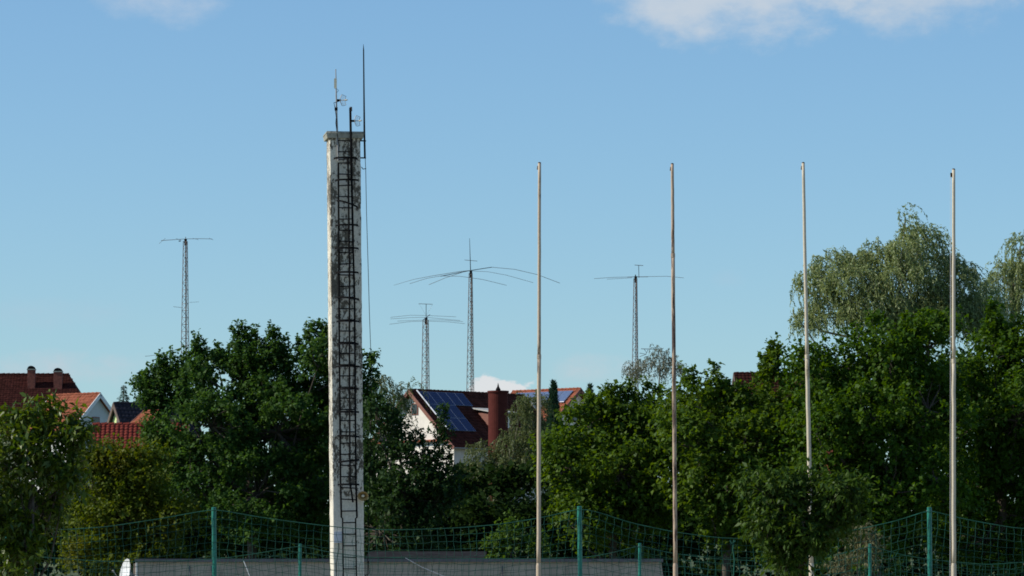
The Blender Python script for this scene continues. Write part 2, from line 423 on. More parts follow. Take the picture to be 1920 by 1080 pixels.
def strand_leaves(bl, leaf=(.10, .022), dens=6.0, length=1.3, outw=.5, rise=.5, fall=1.3, wind=(0.25, 0, 0), step=.05, uplim=-.35, radlo=.5, gapy=0):
    """drooping willow or birch strands: each rises outwards, bends over and hangs"""
    Q = []; lines = []
    for c, r in bl:
        n = int(dens * (r[3] if len(r) > 3 else 1) * 4 * math.pi * ((r[0] * r[1] + r[0] * r[2] + r[1] * r[2]) / 3)) + 5; r = r[:3]
        u = unit(rnd(n)); u = u[u[:, 2] > uplim]; n = len(u)
        p0 = c + u * rng.uniform(radlo, .95, n)[:, None] * r
        o = unit(u * np.array([1, 1, .5]) + rnd(n) * .35)
        L = length * rng.uniform(.4, 1.25, n)
        k = max(6, int(length / step))
        t = np.linspace(0, 1, k)[None, :, None]
        Lx = L[:, None, None]
        wv = np.array(wind) * rng.uniform(.2, 1.4, (n, 1, 1))
        pts = p0[:, None] + o[:, None] * outw * Lx * (1 - (1 - t) ** 2) + np.array([0, 0, 1.]) * Lx * (rise * t - fall * t ** 2) + wv * Lx * t ** 1.5
        sway = rnd(n)[:, None] * .05 * np.sin(t * 7 + rng.uniform(0, 6, (n, 1, 1)))
        pts = pts + sway * np.array([1, 1, .3])
        dirs = np.gradient(pts, axis=1)
        dirs = unit(dirs).reshape(-1, 3); pp = pts.reshape(-1, 3)
        for i in range(n): lines.append(pts[i, ::max(1, k // 6)])
        pp = pp + rnd(len(pp)) * .015
        ld = unit(dirs * .8 + rnd(len(pp)) * .5 - np.array([0, 0, .25]))
        nr = unit(rnd(len(pp)) + np.array([0, 0, .5]))
        s = rng.uniform(.6, 1.3, len(pp))
        Q.append(leaf_quads(pp, ld, nr, leaf[0] * s, leaf[1] * s))
    return np.vstack(Q), lines

STAT = {}
def plant(name, label, cat, base, Q, lmat, bark, trunk_r, centre, clumps=(), blobs_c=(), lines=(), group=None, trunk_name='trunk', limb_r=.34, stemlean=.15):
    root = empty(name, base, label, cat, group)
    Q = np.asarray(Q); n = len(Q)
    link_mesh('crown', Q.reshape(-1, 3), np.arange(n * 4).reshape(-1, 4), lmat, root)
    STAT[name + ' ' + label[:20]] = n
    b = MB(); h = centre - base
    k = 9; t = np.linspace(0, 1, k)
    pts = base + np.outer(t, h) + np.outer(np.sin(t * 5) * t * (1 - t), [stemlean * 2, stemlean, 0])
    pts[0, 2] -= .25
    rr = trunk_r * (1 - .62 * t); rr[0] *= 1.35
    b.tube(pts, rr, 8); b.build(trunk_name, bark, root, smoothf=True)
    br = MB()
    for c in blobs_c:
        s0 = pts[rng.integers(k // 2, k)]
        mid = (s0 + c) / 2 + np.array([0, 0, -.12]) * np.linalg.norm(c - s0) + rng.normal(size=3) * .12
        q = np.array([s0, (s0 * .6 + mid * .4) , mid, (mid + c) / 2 + rng.normal(size=3) * .06, c])
        br.tube(q, trunk_r * limb_r * np.array([1, .8, .6, .42, .25]), 6)
    for (c, cc, cr) in clumps:
        mid = (c + cc) / 2 + rng.normal(size=3) * .12
        br.tube([c, mid, cc + unit(cc - c) * cr * .4], [max(.012, trunk_r * .16), max(.01, trunk_r * .1), .006], 4, cap=False)
    for ln in lines: br.tube(ln, .006, 3, cap=False)
    if br.n: br.build('branches', bark, root)
    return root

def broad(name, label, d, base_px, blobs, lmat, bark='bark', trunk_r=.16, cat='tree', centre_px=None, group=None, max_cl=220, trunk_name='trunk', **kw):
    bl = blobs3(blobs, d)
    kw.setdefault('leaders', [])
    kw['leaders'] = [(a, b, c, d + (e[0] if e else 0)) for a, b, c, *e in kw['leaders']]
    Q, cl = crown_leaves(bl, **kw)
    x = X(base_px, d); base = np.array([x, d, float(gz(x, d))])
    cpy = centre_px or (np.mean([b[0] for b in blobs]), np.mean([b[1] for b in blobs]))
    cen = P(cpy[0], cpy[1], d)
    sel = [cl[i] for i in rng.permutation(len(cl))[:max_cl]]
    return plant(name, label, cat, base, Q, M[lmat], M[bark], trunk_r, cen, sel, [c for c, r in bl], group=group, trunk_name=trunk_name)

def weeping(name, label, d, base_px, blobs, lmat, bark='bark_pale', trunk_r=.2, cat='tree', keep_lines=.35, group=None, **kw):
    bl = blobs3(blobs, d)
    Q, lines = strand_leaves(bl, **kw)
    x = X(base_px, d); base = np.array([x, d, float(gz(x, d))])
    cen = P(np.mean([b[0] for b in blobs]), np.mean([b[1] for b in blobs]), d)
    lines = [l for l in lines if rng.uniform() < keep_lines]
    return plant(name, label, cat, base, Q, M[lmat], M[bark], trunk_r, cen, (), [c for c, r in bl], lines, group=group)

# --- big maple left of the tower
broad('maple_tree', 'big dark green maple with ragged upright shoots, just left of the concrete tower', 150, 470,
      [(287, 738, 20, 32), (300, 765, 16, 20), (318, 712, 20, 32, 1), (272, 722, 12, 18, 0), (345, 715, 28, 50), (376, 702, 18, 40, -1), (412, 700, 26, 44, 1), (456, 694, 22, 50), (485, 706, 20, 44, 1), (515, 695, 20, 50), (550, 712, 26, 44, 1), (596, 688, 28, 50, -1), (640, 710, 26, 52), (678, 715, 16, 46), (440, 770, 90, 50, .5), (560, 770, 90, 50, .5), (650, 780, 50, 50, .5), (500, 720, 60, 40, 1.5), (590, 730, 60, 50, 1.5), (370, 760, 50, 45, 1),
       (400, 800, 95, 90, -1.5), (520, 810, 110, 100, -1), (625, 810, 80, 100, 0), (330, 830, 70, 80), (360, 900, 85, 80, -1), (480, 930, 120, 100, -1.5), (610, 930, 95, 120)],
      'l_maple', trunk_r=.22, leaf=(.13, .10), rc=.45, lai=2.0, per=160, up=.85, shoot=.42,
      leaders=[(264, 712, 40), (270, 698, 50), (278, 686, 55), (288, 700, 50), (302, 650, 75), (296, 668, 60), (310, 658, 70), (322, 655, 50), (345, 648, 60), (372, 622, 100), (366, 632, 80), (379, 630, 80), (392, 648, 60), (412, 640, 50), (440, 610, 90), (452, 602, 100), (462, 602, 100), (474, 606, 90), (446, 620, 80), (468, 618, 80),
               (492, 628, 60), (513, 604, 100), (507, 614, 90), (520, 612, 80), (538, 626, 70), (560, 632, 60), (578, 610, 80), (590, 604, 90), (598, 599, 100), (606, 602, 90), (612, 606, 80), (640, 640, 60), (668, 650, 60), (694, 655, 50), (697, 664, 40)])
# --- dark tree right of the tower
broad('oak_tree', 'dark dense tree right behind the concrete tower, in front of the white gable', 145, 745,
      [(706, 790, 26, 40), (728, 815, 26, 34, 1), (705, 860, 50, 60, 1), (752, 858, 36, 32), (800, 878, 26, 22), (760, 920, 75, 60), (815, 950, 45, 50), (832, 900, 20, 22), (720, 1000, 90, 80), (800, 1020, 60, 60)],
      'l_oak', trunk_r=.18, leaf=(.13, .09), rc=.5, lai=2.0, up=.4, leaders=[(829, 755, 60), (833, 790, 50), (825, 800, 60), (705, 735, 40), (783, 800, 40), (820, 825, 45), (755, 790, 50), (768, 810, 50), (734, 762, 40), (800, 835, 40), (846, 850, 40), (775, 845, 50)])
# --- hedge-like maples, centre right
broad('maple_tree', 'broad low green maple between the first and second flagpoles', 142, 1130,
      [(1105, 806, 52, 54), (1165, 800, 52, 56, 1), (1230, 795, 58, 58), (1070, 880, 58, 80, -1), (1160, 880, 90, 90, -1), (1245, 900, 70, 90, 0), (1080, 985, 70, 70, -1), (1180, 990, 90, 70, 0), (1150, 850, 85, 80, 2.5), (1240, 850, 70, 80, 2.5)],
      'l_hedge', trunk_r=.18, leaf=(.14, .12), rc=.72, lai=2.0, per=230, up=.45, leaders=[(1100, 738, 35), (1122, 745, 30), (1140, 720, 50), (1152, 724, 40), (1172, 716, 50), (1184, 712, 40), (1210, 712, 40), (1235, 720, 30)])
broad('maple_tree', 'rounded green maple filling the space behind and right of the second flagpole', 140, 1340,
      [(1298, 762, 50, 44), (1350, 775, 55, 44, 1), (1410, 785, 58, 50), (1462, 758, 40, 44, 1), (1300, 840, 75, 80, -1), (1390, 850, 90, 80, -1), (1470, 840, 70, 90), (1330, 950, 90, 80), (1430, 960, 90, 90), (1340, 800, 80, 60, 2.5), (1430, 810, 80, 60, 2.5)],
      'l_hedge', trunk_r=.18, leaf=(.14, .12), rc=.72, lai=2.0, per=230, up=.45, leaders=[(1290, 684, 40), (1302, 690, 35), (1336, 676, 45), (1342, 690, 40), (1370, 706, 30), (1398, 716, 25), (1430, 686, 40), (1437, 668, 45), (1453, 634, 60), (1447, 650, 50), (1443, 662, 50), (1452, 640, 40), (1468, 690, 30)])
# --- right-hand trees
broad('maple_tree', 'tall deep green maple behind the third flagpole, below the willow', 138, 1640,
      [(1520, 690, 42, 48), (1590, 680, 62, 66, 1), (1665, 660, 65, 66), (1740, 655, 62, 60, 1), (1540, 790, 80, 80, -1), (1640, 780, 90, 85, -1), (1740, 770, 85, 90), (1560, 900, 90, 80), (1670, 910, 90, 80, -1), (1750, 900, 80, 90), (1620, 1010, 110, 80), (1620, 750, 90, 70, 2.8), (1720, 740, 80, 80, 2.8), (1540, 740, 50, 60, 2.5)],
      'l_right', trunk_r=.24, leaf=(.14, .11), rc=.75, lai=2.1, per=230, up=.35, gaps=[(1553, 846, 13, 8), (1504, 842, 6, 6)], leaders=[(1492, 656, 35), (1506, 650, 35), (1535, 630, 40), (1590, 606, 35), (1640, 590, 35), (1700, 582, 35), (1735, 588, 30)])
broad('maple_tree', 'dense green maple at the right edge, behind the fourth flagpole', 143, 1860,
      [(1810, 700, 50, 58), (1860, 650, 30, 55, 1), (1900, 660, 50, 60), (1960, 670, 60, 70), (1830, 800, 70, 80), (1910, 790, 80, 90, -1), (1820, 910, 80, 80), (1910, 910, 90, 90), (1850, 1010, 100, 80), (1990, 800, 70, 100), (1990, 950, 80, 100), (1840, 760, 80, 70, 2.6), (1920, 740, 70, 80, 2.6)],
      'l_right', trunk_r=.22, leaf=(.14, .11), rc=.75, lai=2.1, per=230, up=.4, leaders=[(1862, 558, 60), (1855, 575, 50), (1868, 590, 40), (1915, 590, 40), (1895, 610, 30)])
weeping('willow_tree', 'large pale silvery willow rising above the trees behind the third and fourth flagpoles', 200, 1680,
        [(1705, 440, 16, 20), (1725, 455, 32, 28), (1690, 478, 26, 26, -1), (1645, 488, 34, 24), (1735, 500, 50, 36, 1), (1690, 530, 60, 40, -1), (1610, 500, 30, 24), (1560, 500, 34, 22), (1590, 540, 50, 40, -1), (1524, 538, 26, 34),
         (1790, 530, 34, 36), (1812, 515, 14, 14), (1770, 580, 56, 44), (1640, 590, 70, 46, -1), (1560, 595, 44, 44), (1720, 600, 70, 50), (1800, 610, 40, 50), (1838, 575, 24, 34), (1850, 615, 30, 34), (1508, 605, 16, 26), (1500, 545, 9, 14, 0, .25), (1498, 600, 8, 14, 0, .3), (1698, 408, 7, 9, 0, .8)],
        'l_willow', trunk_r=.35, leaf=(.15, .055), dens=20, length=1.25, outw=.5, rise=.7, fall=1.3, wind=(.35, 0, .1), gapy=1, keep_lines=.2)
weeping('willow_tree', 'second silvery willow cut off by the right edge of the view', 210, 1930,
        [(1912, 462, 18, 24), (1925, 500, 30, 40), (1880, 515, 20, 24), (1862, 540, 20, 22), (1870, 575, 30, 24), (1950, 520, 50, 70), (1930, 570, 30, 30), (1845, 600, 30, 40)],
        'l_willow', trunk_r=.3, leaf=(.15, .055), dens=13, length=1.6, outw=.45, rise=.5, fall=1.5, wind=(.15, 0, 0), keep_lines=.3)
# --- centre trees round the houses
weeping('willow_tree', 'small weeping willow between the concrete tower and the white gable', 260, 725,
        [(712, 722, 18, 20), (733, 745, 18, 22), (768, 728, 9, 10), (745, 765, 16, 18)], 'l_greywillow', trunk_r=.18, leaf=(.17, .055), dens=10, length=1.7, rise=.5, fall=1.5, wind=(.15, 0, 0))
weeping('willow_tree', 'grey green willow in front of the brick red turret', 230, 940,
        [(978, 790, 18, 26), (1000, 765, 22, 26), (962, 838, 24, 24), (1000, 830, 30, 40), (900, 850, 18, 16), (905, 890, 36, 30), (960, 890, 50, 40), (905, 945, 50, 50), (868, 905, 20, 30), (870, 960, 30, 40), (1000, 900, 40, 60), (1000, 985, 55, 55), (975, 765, 8, 10)],
        'l_greywillow', trunk_r=.22, leaf=(.15, .055), dens=17, length=1.3, rise=.75, fall=1.2, wind=(.1, 0, 0), keep_lines=.2)
weeping('birch_tree', 'thin airy birch beside the fourth lattice mast', 330, 1225,
        [(1240, 688, 24, 26), (1215, 705, 30, 26), (1192, 700, 16, 24), (1262, 700, 20, 26), (1235, 662, 6, 10), (1280, 705, 10, 20)],
        'l_birch', 'bark_pale', trunk_r=.12, leaf=(.15, .055), dens=6.5, length=1.2, rise=.9, fall=1.4, wind=(-.1, 0, 0), keep_lines=.7)

def conifer(name, label, d, px, top, bottom, half, n=1500, thuja=True):
    top_p = P(px, top, d); zb = Z(bottom, d); H = top_p[2] - zb; rm = half / F * d
    t = rng.uniform(0, 1, n) ** .7
    ang = rng.uniform(0, 2 * math.pi, n)
    env = (t ** .7) * (1.0 if thuja else (.75 + .25 * np.cos(t * 34)))
    rr = rm * env * rng.uniform(.3, 1.08, n)
    pos = np.stack([top_p[0] + np.cos(ang) * rr, d + np.sin(ang) * rr, top_p[2] - t * H], 1)
    o = np.stack([np.cos(ang), np.sin(ang), np.full(n, 1.6 if thuja else -.15)], 1)
    Q = leaf_quads(pos, unit(o + rnd(n) * .3), unit(rnd(n) + [0, 0, .8]), rng.uniform(.18, .4, n), rng.uniform(.06, .12, n))
    base = np.array([top_p[0], d, float(gz(top_p[0], d))])
    return plant(name, label, 'tree', base, Q, M['l_conifer'], M['bark'], .12, top_p, stemlean=0)
conifer('cypress_tree', 'narrow pointed dark conifer in front of the solar panels on the orange roof', 290, 1038, 716, 860, 17, 3400)
conifer('cypress_tree', 'second narrow dark conifer at the right gable of the orange roofed house', 290, 1106, 722, 860, 13, 2400)
conifer('spruce_tree', 'tiny dark spruce top above the anthracite roof', 420, 232, 722, 860, 26, 2200, thuja=False)

# --- nearer trees
broad('cherry_tree', 'leafy tree at the left edge, nearest the camera, in front of the green net', 75, 30,
      [(35, 815, 58, 38), (100, 812, 38, 34, .5), (140, 822, 20, 24, 0), (132, 862, 26, 34, .2), (120, 910, 26, 30, 0), (20, 880, 70, 60, -.3), (85, 885, 50, 55), (30, 965, 75, 60), (80, 960, 38, 50, .4), (15, 1055, 75, 60), (50, 1050, 32, 45, -.5), (-60, 900, 80, 130)],
      'l_cherry', trunk_r=.09, leaf=(.14, .056), rc=.36, lai=1.7, per=110, up=.55, shoot=.36, droop=.6, nleaf=9,
      leaders=[(55, 742, 40), (100, 738, 50), (84, 742, 40), (25, 752, 40), (130, 752, 30), (150, 768, 30), (160, 785, 30), (8, 760, 30)])
broad('olive_bush', 'olive yellow bush below the red tiled roof, behind the green net', 128, 215,
      [(215, 880, 60, 42), (165, 868, 30, 34), (270, 900, 60, 45), (180, 930, 60, 60), (240, 970, 90, 70), (310, 990, 60, 60), (170, 1020, 60, 60), (250, 1050, 100, 60), (292, 862, 26, 22), (235, 862, 26, 20)],
      'l_olive', trunk_r=.1, cat='bush', leaf=(.11, .075), rc=.42, lai=2.0, up=.45, leaders=[(185, 838, 40), (205, 828, 50), (225, 842, 40), (250, 850, 30), (290, 852, 30)], trunk_name='stem')
broad('cherry_tree', 'small dark leafy tree in front of the third flagpole', 74, 1500,
      [(1440, 935, 46, 46), (1500, 930, 55, 42, .3), (1570, 925, 48, 38), (1450, 985, 52, 48), (1520, 985, 60, 46), (1575, 970, 40, 34, .3), (1480, 1040, 40, 48, 0), (1508, 1020, 30, 42, -.2)],
      'l_cherry_dark', trunk_r=.06, leaf=(.12, .052), rc=.34, lai=3.0, per=100, up=.3, shoot=.33, droop=.75, nleaf=9, gaps=[(1519, 915, 6, 10), (1524, 1050, 12, 30)],
      leaders=[(1402, 896, 25), (1430, 892, 25), (1500, 884, 25), (1560, 888, 25), (1608, 890, 25), (1590, 895, 20)])
broad('bush', 'light green bush behind the long grey wall, left of the first flagpole', 131, 930,
      [(925, 1025, 26, 22), (960, 1015, 22, 26), (1000, 1035, 22, 18)], 'l_bright', trunk_r=.05, cat='bush', leaf=(.12, .085), rc=.35, lai=1.5, up=.6, trunk_name='stem', leaders=[(955, 965, 30), (940, 990, 20)])
broad('bush', 'dry yellowish bush behind the short green net post on the right', 118, 1622,
      [(1618, 1008, 12, 22), (1626, 1040, 18, 22), (1578, 1068, 12, 14)], 'l_dry', trunk_r=.04, cat='bush', leaf=(.12, .045), rc=.25, lai=1.3, up=.2, droop=.8, trunk_name='stem')

# dark undergrowth that closes the view below the crowns: a tangle nobody could count
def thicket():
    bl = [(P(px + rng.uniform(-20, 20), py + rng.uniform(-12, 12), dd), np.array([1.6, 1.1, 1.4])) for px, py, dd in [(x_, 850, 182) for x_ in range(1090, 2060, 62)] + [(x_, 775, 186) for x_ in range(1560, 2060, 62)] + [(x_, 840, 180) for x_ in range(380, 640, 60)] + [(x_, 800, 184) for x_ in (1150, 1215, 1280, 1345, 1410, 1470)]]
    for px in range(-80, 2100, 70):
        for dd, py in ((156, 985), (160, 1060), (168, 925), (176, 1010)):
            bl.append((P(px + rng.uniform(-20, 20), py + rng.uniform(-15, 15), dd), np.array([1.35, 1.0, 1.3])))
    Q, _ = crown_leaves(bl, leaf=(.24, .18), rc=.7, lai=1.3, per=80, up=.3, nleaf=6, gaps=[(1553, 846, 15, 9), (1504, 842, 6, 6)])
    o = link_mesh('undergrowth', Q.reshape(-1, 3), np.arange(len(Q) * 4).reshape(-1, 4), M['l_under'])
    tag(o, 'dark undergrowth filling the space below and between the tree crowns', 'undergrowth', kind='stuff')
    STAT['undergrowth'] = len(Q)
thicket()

# ------------------------------------------------------------------ houses
def house(name, label, apex, ridge_ang, length, half, pitch, wall_mat, roof_mat, barge_mat, ground_z, over_g=.45, over_e=.5, tile=(.30, .36), both=True, wave=False, hip=0.0, relief=1.0):
    """apex: ridge end at the visible gable; ridge_ang: direction the ridge runs away from that gable"""
    c, s = math.cos(ridge_ang), math.sin(ridge_ang)
    r = np.array([c, s, 0.]); q = np.array([s, -c, 0.])          # q: towards the camera side
    if q[1] > 0: q = -q
    ap = np.array(apex, float)
    root = empty(name, (ap[0] + r[0] * length / 2, ap[1] + r[1] * length / 2, ground_z), label, 'house')
    fr = Frame(ap, r, q, (0, 0, 1))                               # u along the ridge, v towards camera, w up from the ridge
    tp = math.tan(pitch); drop = half * tp; zb = ground_z - ap[2] - .5
    th = .16
    # wall: pentagon section
    A = over_g; e = .02 + th / math.cos(pitch)
    prof = [(-half + over_e, zb), (half - over_e, zb), (half - over_e, -(half - over_e) * tp - e), (0, -e), (-half + over_e, -(half - over_e) * tp - e)]
    pts = [fr(A, v, w_) for v, w_ in prof]
    MB().poly(pts, r * (length - 2 * A - hip)).build('wall', wall_mat, root)
    if hip: MB().box(fr, length - hip - A + .003, length - over_e, -half + over_e, half - over_e, zb, -half * tp - .1).build('wall', wall_mat, root)
    H = hip
    for sgn in ((1, -1) if both else (1,)):
        n_ = np.array(fr.m[1]) * sgn * math.sin(pitch) + np.array([0, 0, math.cos(pitch)])
        down = np.array(fr.m[1]) * sgn * math.cos(pitch) + np.array([0, 0, -math.sin(pitch)])
        Ls = half / math.cos(pitch)
        top0 = ap; 
        quad = [ap, ap + r * (length - H), ap + r * length + down * Ls if H else ap + r * length + down * Ls, ap + down * Ls]
        if sgn < 0: quad = quad[::-1]
        rf = MB().poly(quad, -n_ * th).build('roof', roof_mat, root)
        # tiles: each one a tilted piece with its own lower edge
        if sgn == 1 or wave:
            tw, tl = tile; nc = max(2, int(round(length / tw))); nr_ = max(2, int(round(Ls / tl))); tw = length / nc; tl = Ls / nr_
            ci, ri = np.meshgrid(np.arange(nc), np.arange(nr_)); ci = ci.ravel(); ri = ri.ravel()
            if H:
                mx = (length - H) + H * (ri + .5) / nr_
                k_ = (ci + 1) * tw <= mx + tw * .4; ci = ci[k_]; ri = ri[k_]
            N = len(ci); Vs = []; seg = 4 if wave else 2
            jit = rng.normal(size=N) * .008
            Vv = np.zeros((N, (seg + 1) * 3, 3))
            for a in range(seg + 1):
                fu = a / seg; hgt = relief * .035 * math.sin(math.pi * fu) if not wave else .055 * (0.5 - .5 * math.cos(2 * math.pi * fu))
                uu = (ci + .02 + .96 * fu) * tw
                for b_, (fv, lift) in enumerate(((0.0, .006), (1.06, .01 + .035 * relief), (1.06, .004))):
                    pt = ap + np.outer(uu, r) + np.outer((ri + fv) * tl, down) + np.outer((lift + (hgt if b_ < 2 else 0) + jit), n_)
                    Vv[:, a * 3 + b_] = pt
            Fq = []
            for a in range(seg):
                for b_ in range(2): Fq.append((a * 3 + b_, a * 3 + b_ + 1, a * 3 + 3 + b_ + 1, a * 3 + 3 + b_))
            Fq = np.array(Fq); FF = (Fq[None] + (np.arange(N) * (seg + 1) * 3)[:, None, None]).reshape(-1, 4)
            if sgn < 0: FF = FF[:, ::-1]
            o = link_mesh('roof_tiles', Vv.reshape(-1, 3), FF, roof_mat, root); o['kind'] = 'stuff'
        # bargeboards along both rakes
        gt = MB(); gp = ap + down * (Ls + .02) - n_ * .08
        gt.tube([gp, gp + r * length], .07, 6); gt.build('gutter', M['lead'], root)
        for u0 in ((-.02, .0) if not H else (-.02,)):
            uu = -.05 if u0 < 0 else length
            b = MB(); p0 = ap + r * uu + n_ * .05 ; p1 = p0 + down * (Ls + .05)
            b.hexa([p0, p0 + r * .05, p1, p1 + r * .05, p0 - n_ * .28, p0 + r * .05 - n_ * .28, p1 - n_ * .28, p1 + r * .05 - n_ * .28])
            b.build('bargeboard', barge_mat, root)
    rg = MB(); k = max(2, int((length - H) / .4)); 
    for i in range(k):
        u0 = (length - H) * i / k; u1 = (length - H) * (i + 1) / k - .015
        rg.tube([fr(u0, 0, .01), fr(u1, 0, .035)], [.10, .12], 6)
    o = rg.build('ridge_tiles', roof_mat, root); o['kind'] = 'stuff'
    root_info = dict(root=root, fr=fr, r=r, ap=ap, tp=tp, pitch=pitch, half=half, length=length)
    return root_info

def on_slope(h, u, v, lift=0.0):
    """u along the ridge, v down the slope in metres"""
    q = h['fr'].m[1]; n_ = q * math.sin(h['pitch']) + np.array([0, 0, math.cos(h['pitch'])])
    down = q * math.cos(h['pitch']) + np.array([0, 0, -math.sin(h['pitch'])])
    return h['ap'] + h['r'] * u + down * v + n_ * lift
def solar(h, u0, v0, cols, rows, pm='panel', w_=.93, l_=1.55, gap=.03):
    for j in range(rows):
        for i in range(cols):
            a, b = u0 + i * (w_ + gap), v0 + j * (l_ + gap)
            m1 = MB()
            cs = [on_slope(h, a + x, b + y, z) for z in (.10, .15) for y in (0, l_) for x in (0, w_)]
            m1.hexa(cs); fo = m1.build('solar_panel', M['alu_frame'], h['root'])
            e = .035; m2 = MB()
            cs = [on_slope(h, a + x, b + y, z) for z in (.14, .156) for y in (e, l_ - e) for x in (e, w_ - e)]
            m2.hexa(cs); m2.build('solar_cells', M[pm], fo)
def gable_window(h, v, w_, ww, hh, u=None, frame=None):
    fr = h['fr']; u = .45 if u is None else u
    f = MB(); f.box(fr, u - .06, u + .05, v - ww / 2, v + ww / 2, w_ - hh / 2, w_ + hh / 2)
    fo = f.build('window', frame or M['barge'], h['root'])
    g = MB(); g.box(fr, u - .075, u - .055, v - ww / 2 + .08, v + ww / 2 - .08, w_ - hh / 2 + .08, w_ + hh / 2 - .08); g.build('pane', M['glass'], fo)
def side_window(h, u, w_, ww, hh, off):
    fr = h['fr']; v = h['half'] - off
    f = MB(); f.box(fr, u - ww / 2, u + ww / 2, v - .05, v + .06, w_ - hh / 2, w_ + hh / 2)
    fo = f.build('window', M['barge_white'], h['root'])
    g = MB(); g.box(fr, u - ww / 2 + .08, u + ww / 2 - .08, v + .055, v + .075, w_ - hh / 2 + .08, w_ + hh / 2 - .08); g.build('pane', M['glass'], fo)

# house with the blue panels and the round turret
dA = 333
apA = P(766, 731, dA)
hA = house('house', 'white gabled house with dark brown roof carrying deep blue solar panels', apA, R(44), 12.5, 5.2, R(41.5), M['white_wall'], M['tile_brown'], M['barge'], float(gz(0, dA)))
solar(hA, .75, .30, 5, 1)
solar(hA, .75 + 0.0, .30 + 1.60, 3, 1)
solar(hA, .75 + 0.0, .30 + 3.20, 3, 1)
rl = MB(); a0 = on_slope(hA, .62, .2, .17); a1 = on_slope(hA, .62, 4.95, .17)
rl.tube([a0, a1], .055, 4); rl.build('panel_rail', M['rail_white'], hA['root'])
gable_window(hA, .25, -1.5, .75, .9)
gable_window(hA, .6, -6.4, 1.2, 1.3)
bx = MB(); bx.box(hA['fr'], .1, .5, -4.6, 4.6, -4.1, -3.95); bx.build('pent_roof', M['tile_orange'], hA['root'])
for u in (2.5, 5.5, 8.5): side_window(hA, u, -6.2, 1.2, 1.3, .5)
# dormer
fa = hA['fr']
o = on_slope(hA, 6.75, 3.5)
fd = Frame(o, hA['r'], fa.m[1], (0, 0, 1))
dm = MB(); dm.box(fd, -1.15, 1.15, -.9, .9, -1.1, .62); dor = dm.build('dormer', M['barge'], hA['root'])
dm = MB(); dm.hexa([fd(-1.4, -1.2, .98), fd(1.4, -1.2, .98), fd(-1.4, 1.2, .60), fd(1.4, 1.2, .60), fd(-1.4, -1.2, 1.08), fd(1.4, -1.2, 1.08), fd(-1.4, 1.2, .70), fd(1.4, 1.2, .70)])
dm.build('dormer_roof', M['lead'], dor)
dm = MB(); dm.box(fd, -.8, .8, .88, .94, -.55, .45); dw = dm.build('window', M['barge_white'], dor)
# turret
def turret():
    d = 328.5; c = P(934, 745, d); r_ = 18.5 / F * d; g0 = float(gz(0, d)); zt = Z(733, d)
    root = hA['root']
    k = 28; b = MB(); zs = [g0 - .3, zt - .12, zt - .12, zt, zt]; rs = [r_, r_, r_ + .07, r_ + .07, .02]
    b = MB(); b.tube([[c[0], c[1], z] for z in (g0 - .3, zt - .14)], r_, k)
    t = b.build('turret', M['turret'], root, smoothf=False)
    b = MB(); b.tube([[c[0], c[1], zt - .14], [c[0], c[1], zt]], r_ + .07, k); b.build('rim', M['turret'], t)
    b = MB(); b.tube([[c[0], c[1], zt], [c[0], c[1], zt + .12], [c[0], c[1], zt + .3], [c[0], c[1], zt + .36], [c[0], c[1], zt + .62]], [.2, .2, .09, .07, .012], 10); b.build('finial', M['iron'], t)
turret()

dB = 346
apB = P(1089, 729, dB)
hB = house('house', 'orange tiled house with solar panels coloured pale with reflected sky, right of the round turret', apB, R(180 - 40), 7.2, 4.6, R(38), M['white_wall'], M['tile_orange'], M['barge'], float(gz(0, dB)))
solar(hB, .45, .42, 6, 1, 'panel_sky_sheen', w_=.98)
solar(hB, 2.45, 2.02, 4, 1, 'panel_sky_sheen', w_=.98)
rb = MB(); rb.tube([on_slope(hB, .4, 2.0, .16), on_slope(hB, 6.6, 2.0, .16)], .045, 4); rb.build('panel_rail', M['rail_white'], hB['root'])
gable_window(hB, .3, -2.2, .8, 1.0)
for u in (2.5, 5.5): side_window(hB, u, -5.3, 1.2, 1.3, .5)

# left group
dC = 350
apC = P(-120, 702, dC)
hC = house('house', 'large house with long dark red hipped roof and two brick chimneys at the left edge', apC, R(2), 11.9 + 2.2, 6.6, R(38), M['yellow_wall'], M['tile_dark'], M['barge_dark'], float(gz(0, dC)), hip=3.2, tile=(.24, .28), relief=.4)
# hip face closing the right end of the roof
def hipface(h, H):
    ap, r, q = h['ap'], h['r'], h['fr'].m[1]; L = h['length']; dr = h['half'] * h['tp']
    a = ap + r * (L - H); b = ap + r * L + q * h['half'] - np.array([0, 0, dr]); c = ap + r * L - q * h['half'] - np.array([0, 0, dr])
    MB().poly([a, b, c], np.array([-.10, 0, -.12])).build('roof', M['tile_dark'], h['root'])
hipface(hC, 3.2)
for px, py0, w_ in ((59, 686, .62), (109, 690, .68)):
    d = dC - 1.0
    x = X(px, d); zt = Z(py0, d)
    fr = Frame((x, d, 0))
    b = MB(); b.box(fr, -w_ / 2, w_ / 2, -.3, .3, zt - 2.0, zt - .35); ch = b.build('chimney', M['brick'], hC['root'])
    b = MB(); b.box(fr, -w_ / 2 - .04, w_ / 2 + .04, -.34, .34, zt - .35, zt - .26); b.build('cornice', M['cap'], ch)
    n = 8
    arch = [fr(-w_ / 2 * math.cos(math.pi * i / n), -.3, zt - .26 + .26 * math.sin(math.pi * i / n)) for i in range(n + 1)]
    b = MB(); b.poly(arch, (0, .6, 0)); b.build('cowl', M['iron'], ch)
for u in (9.0, 12.0): side_window(hC, u, -7.1, 1.3, 1.4, .5)

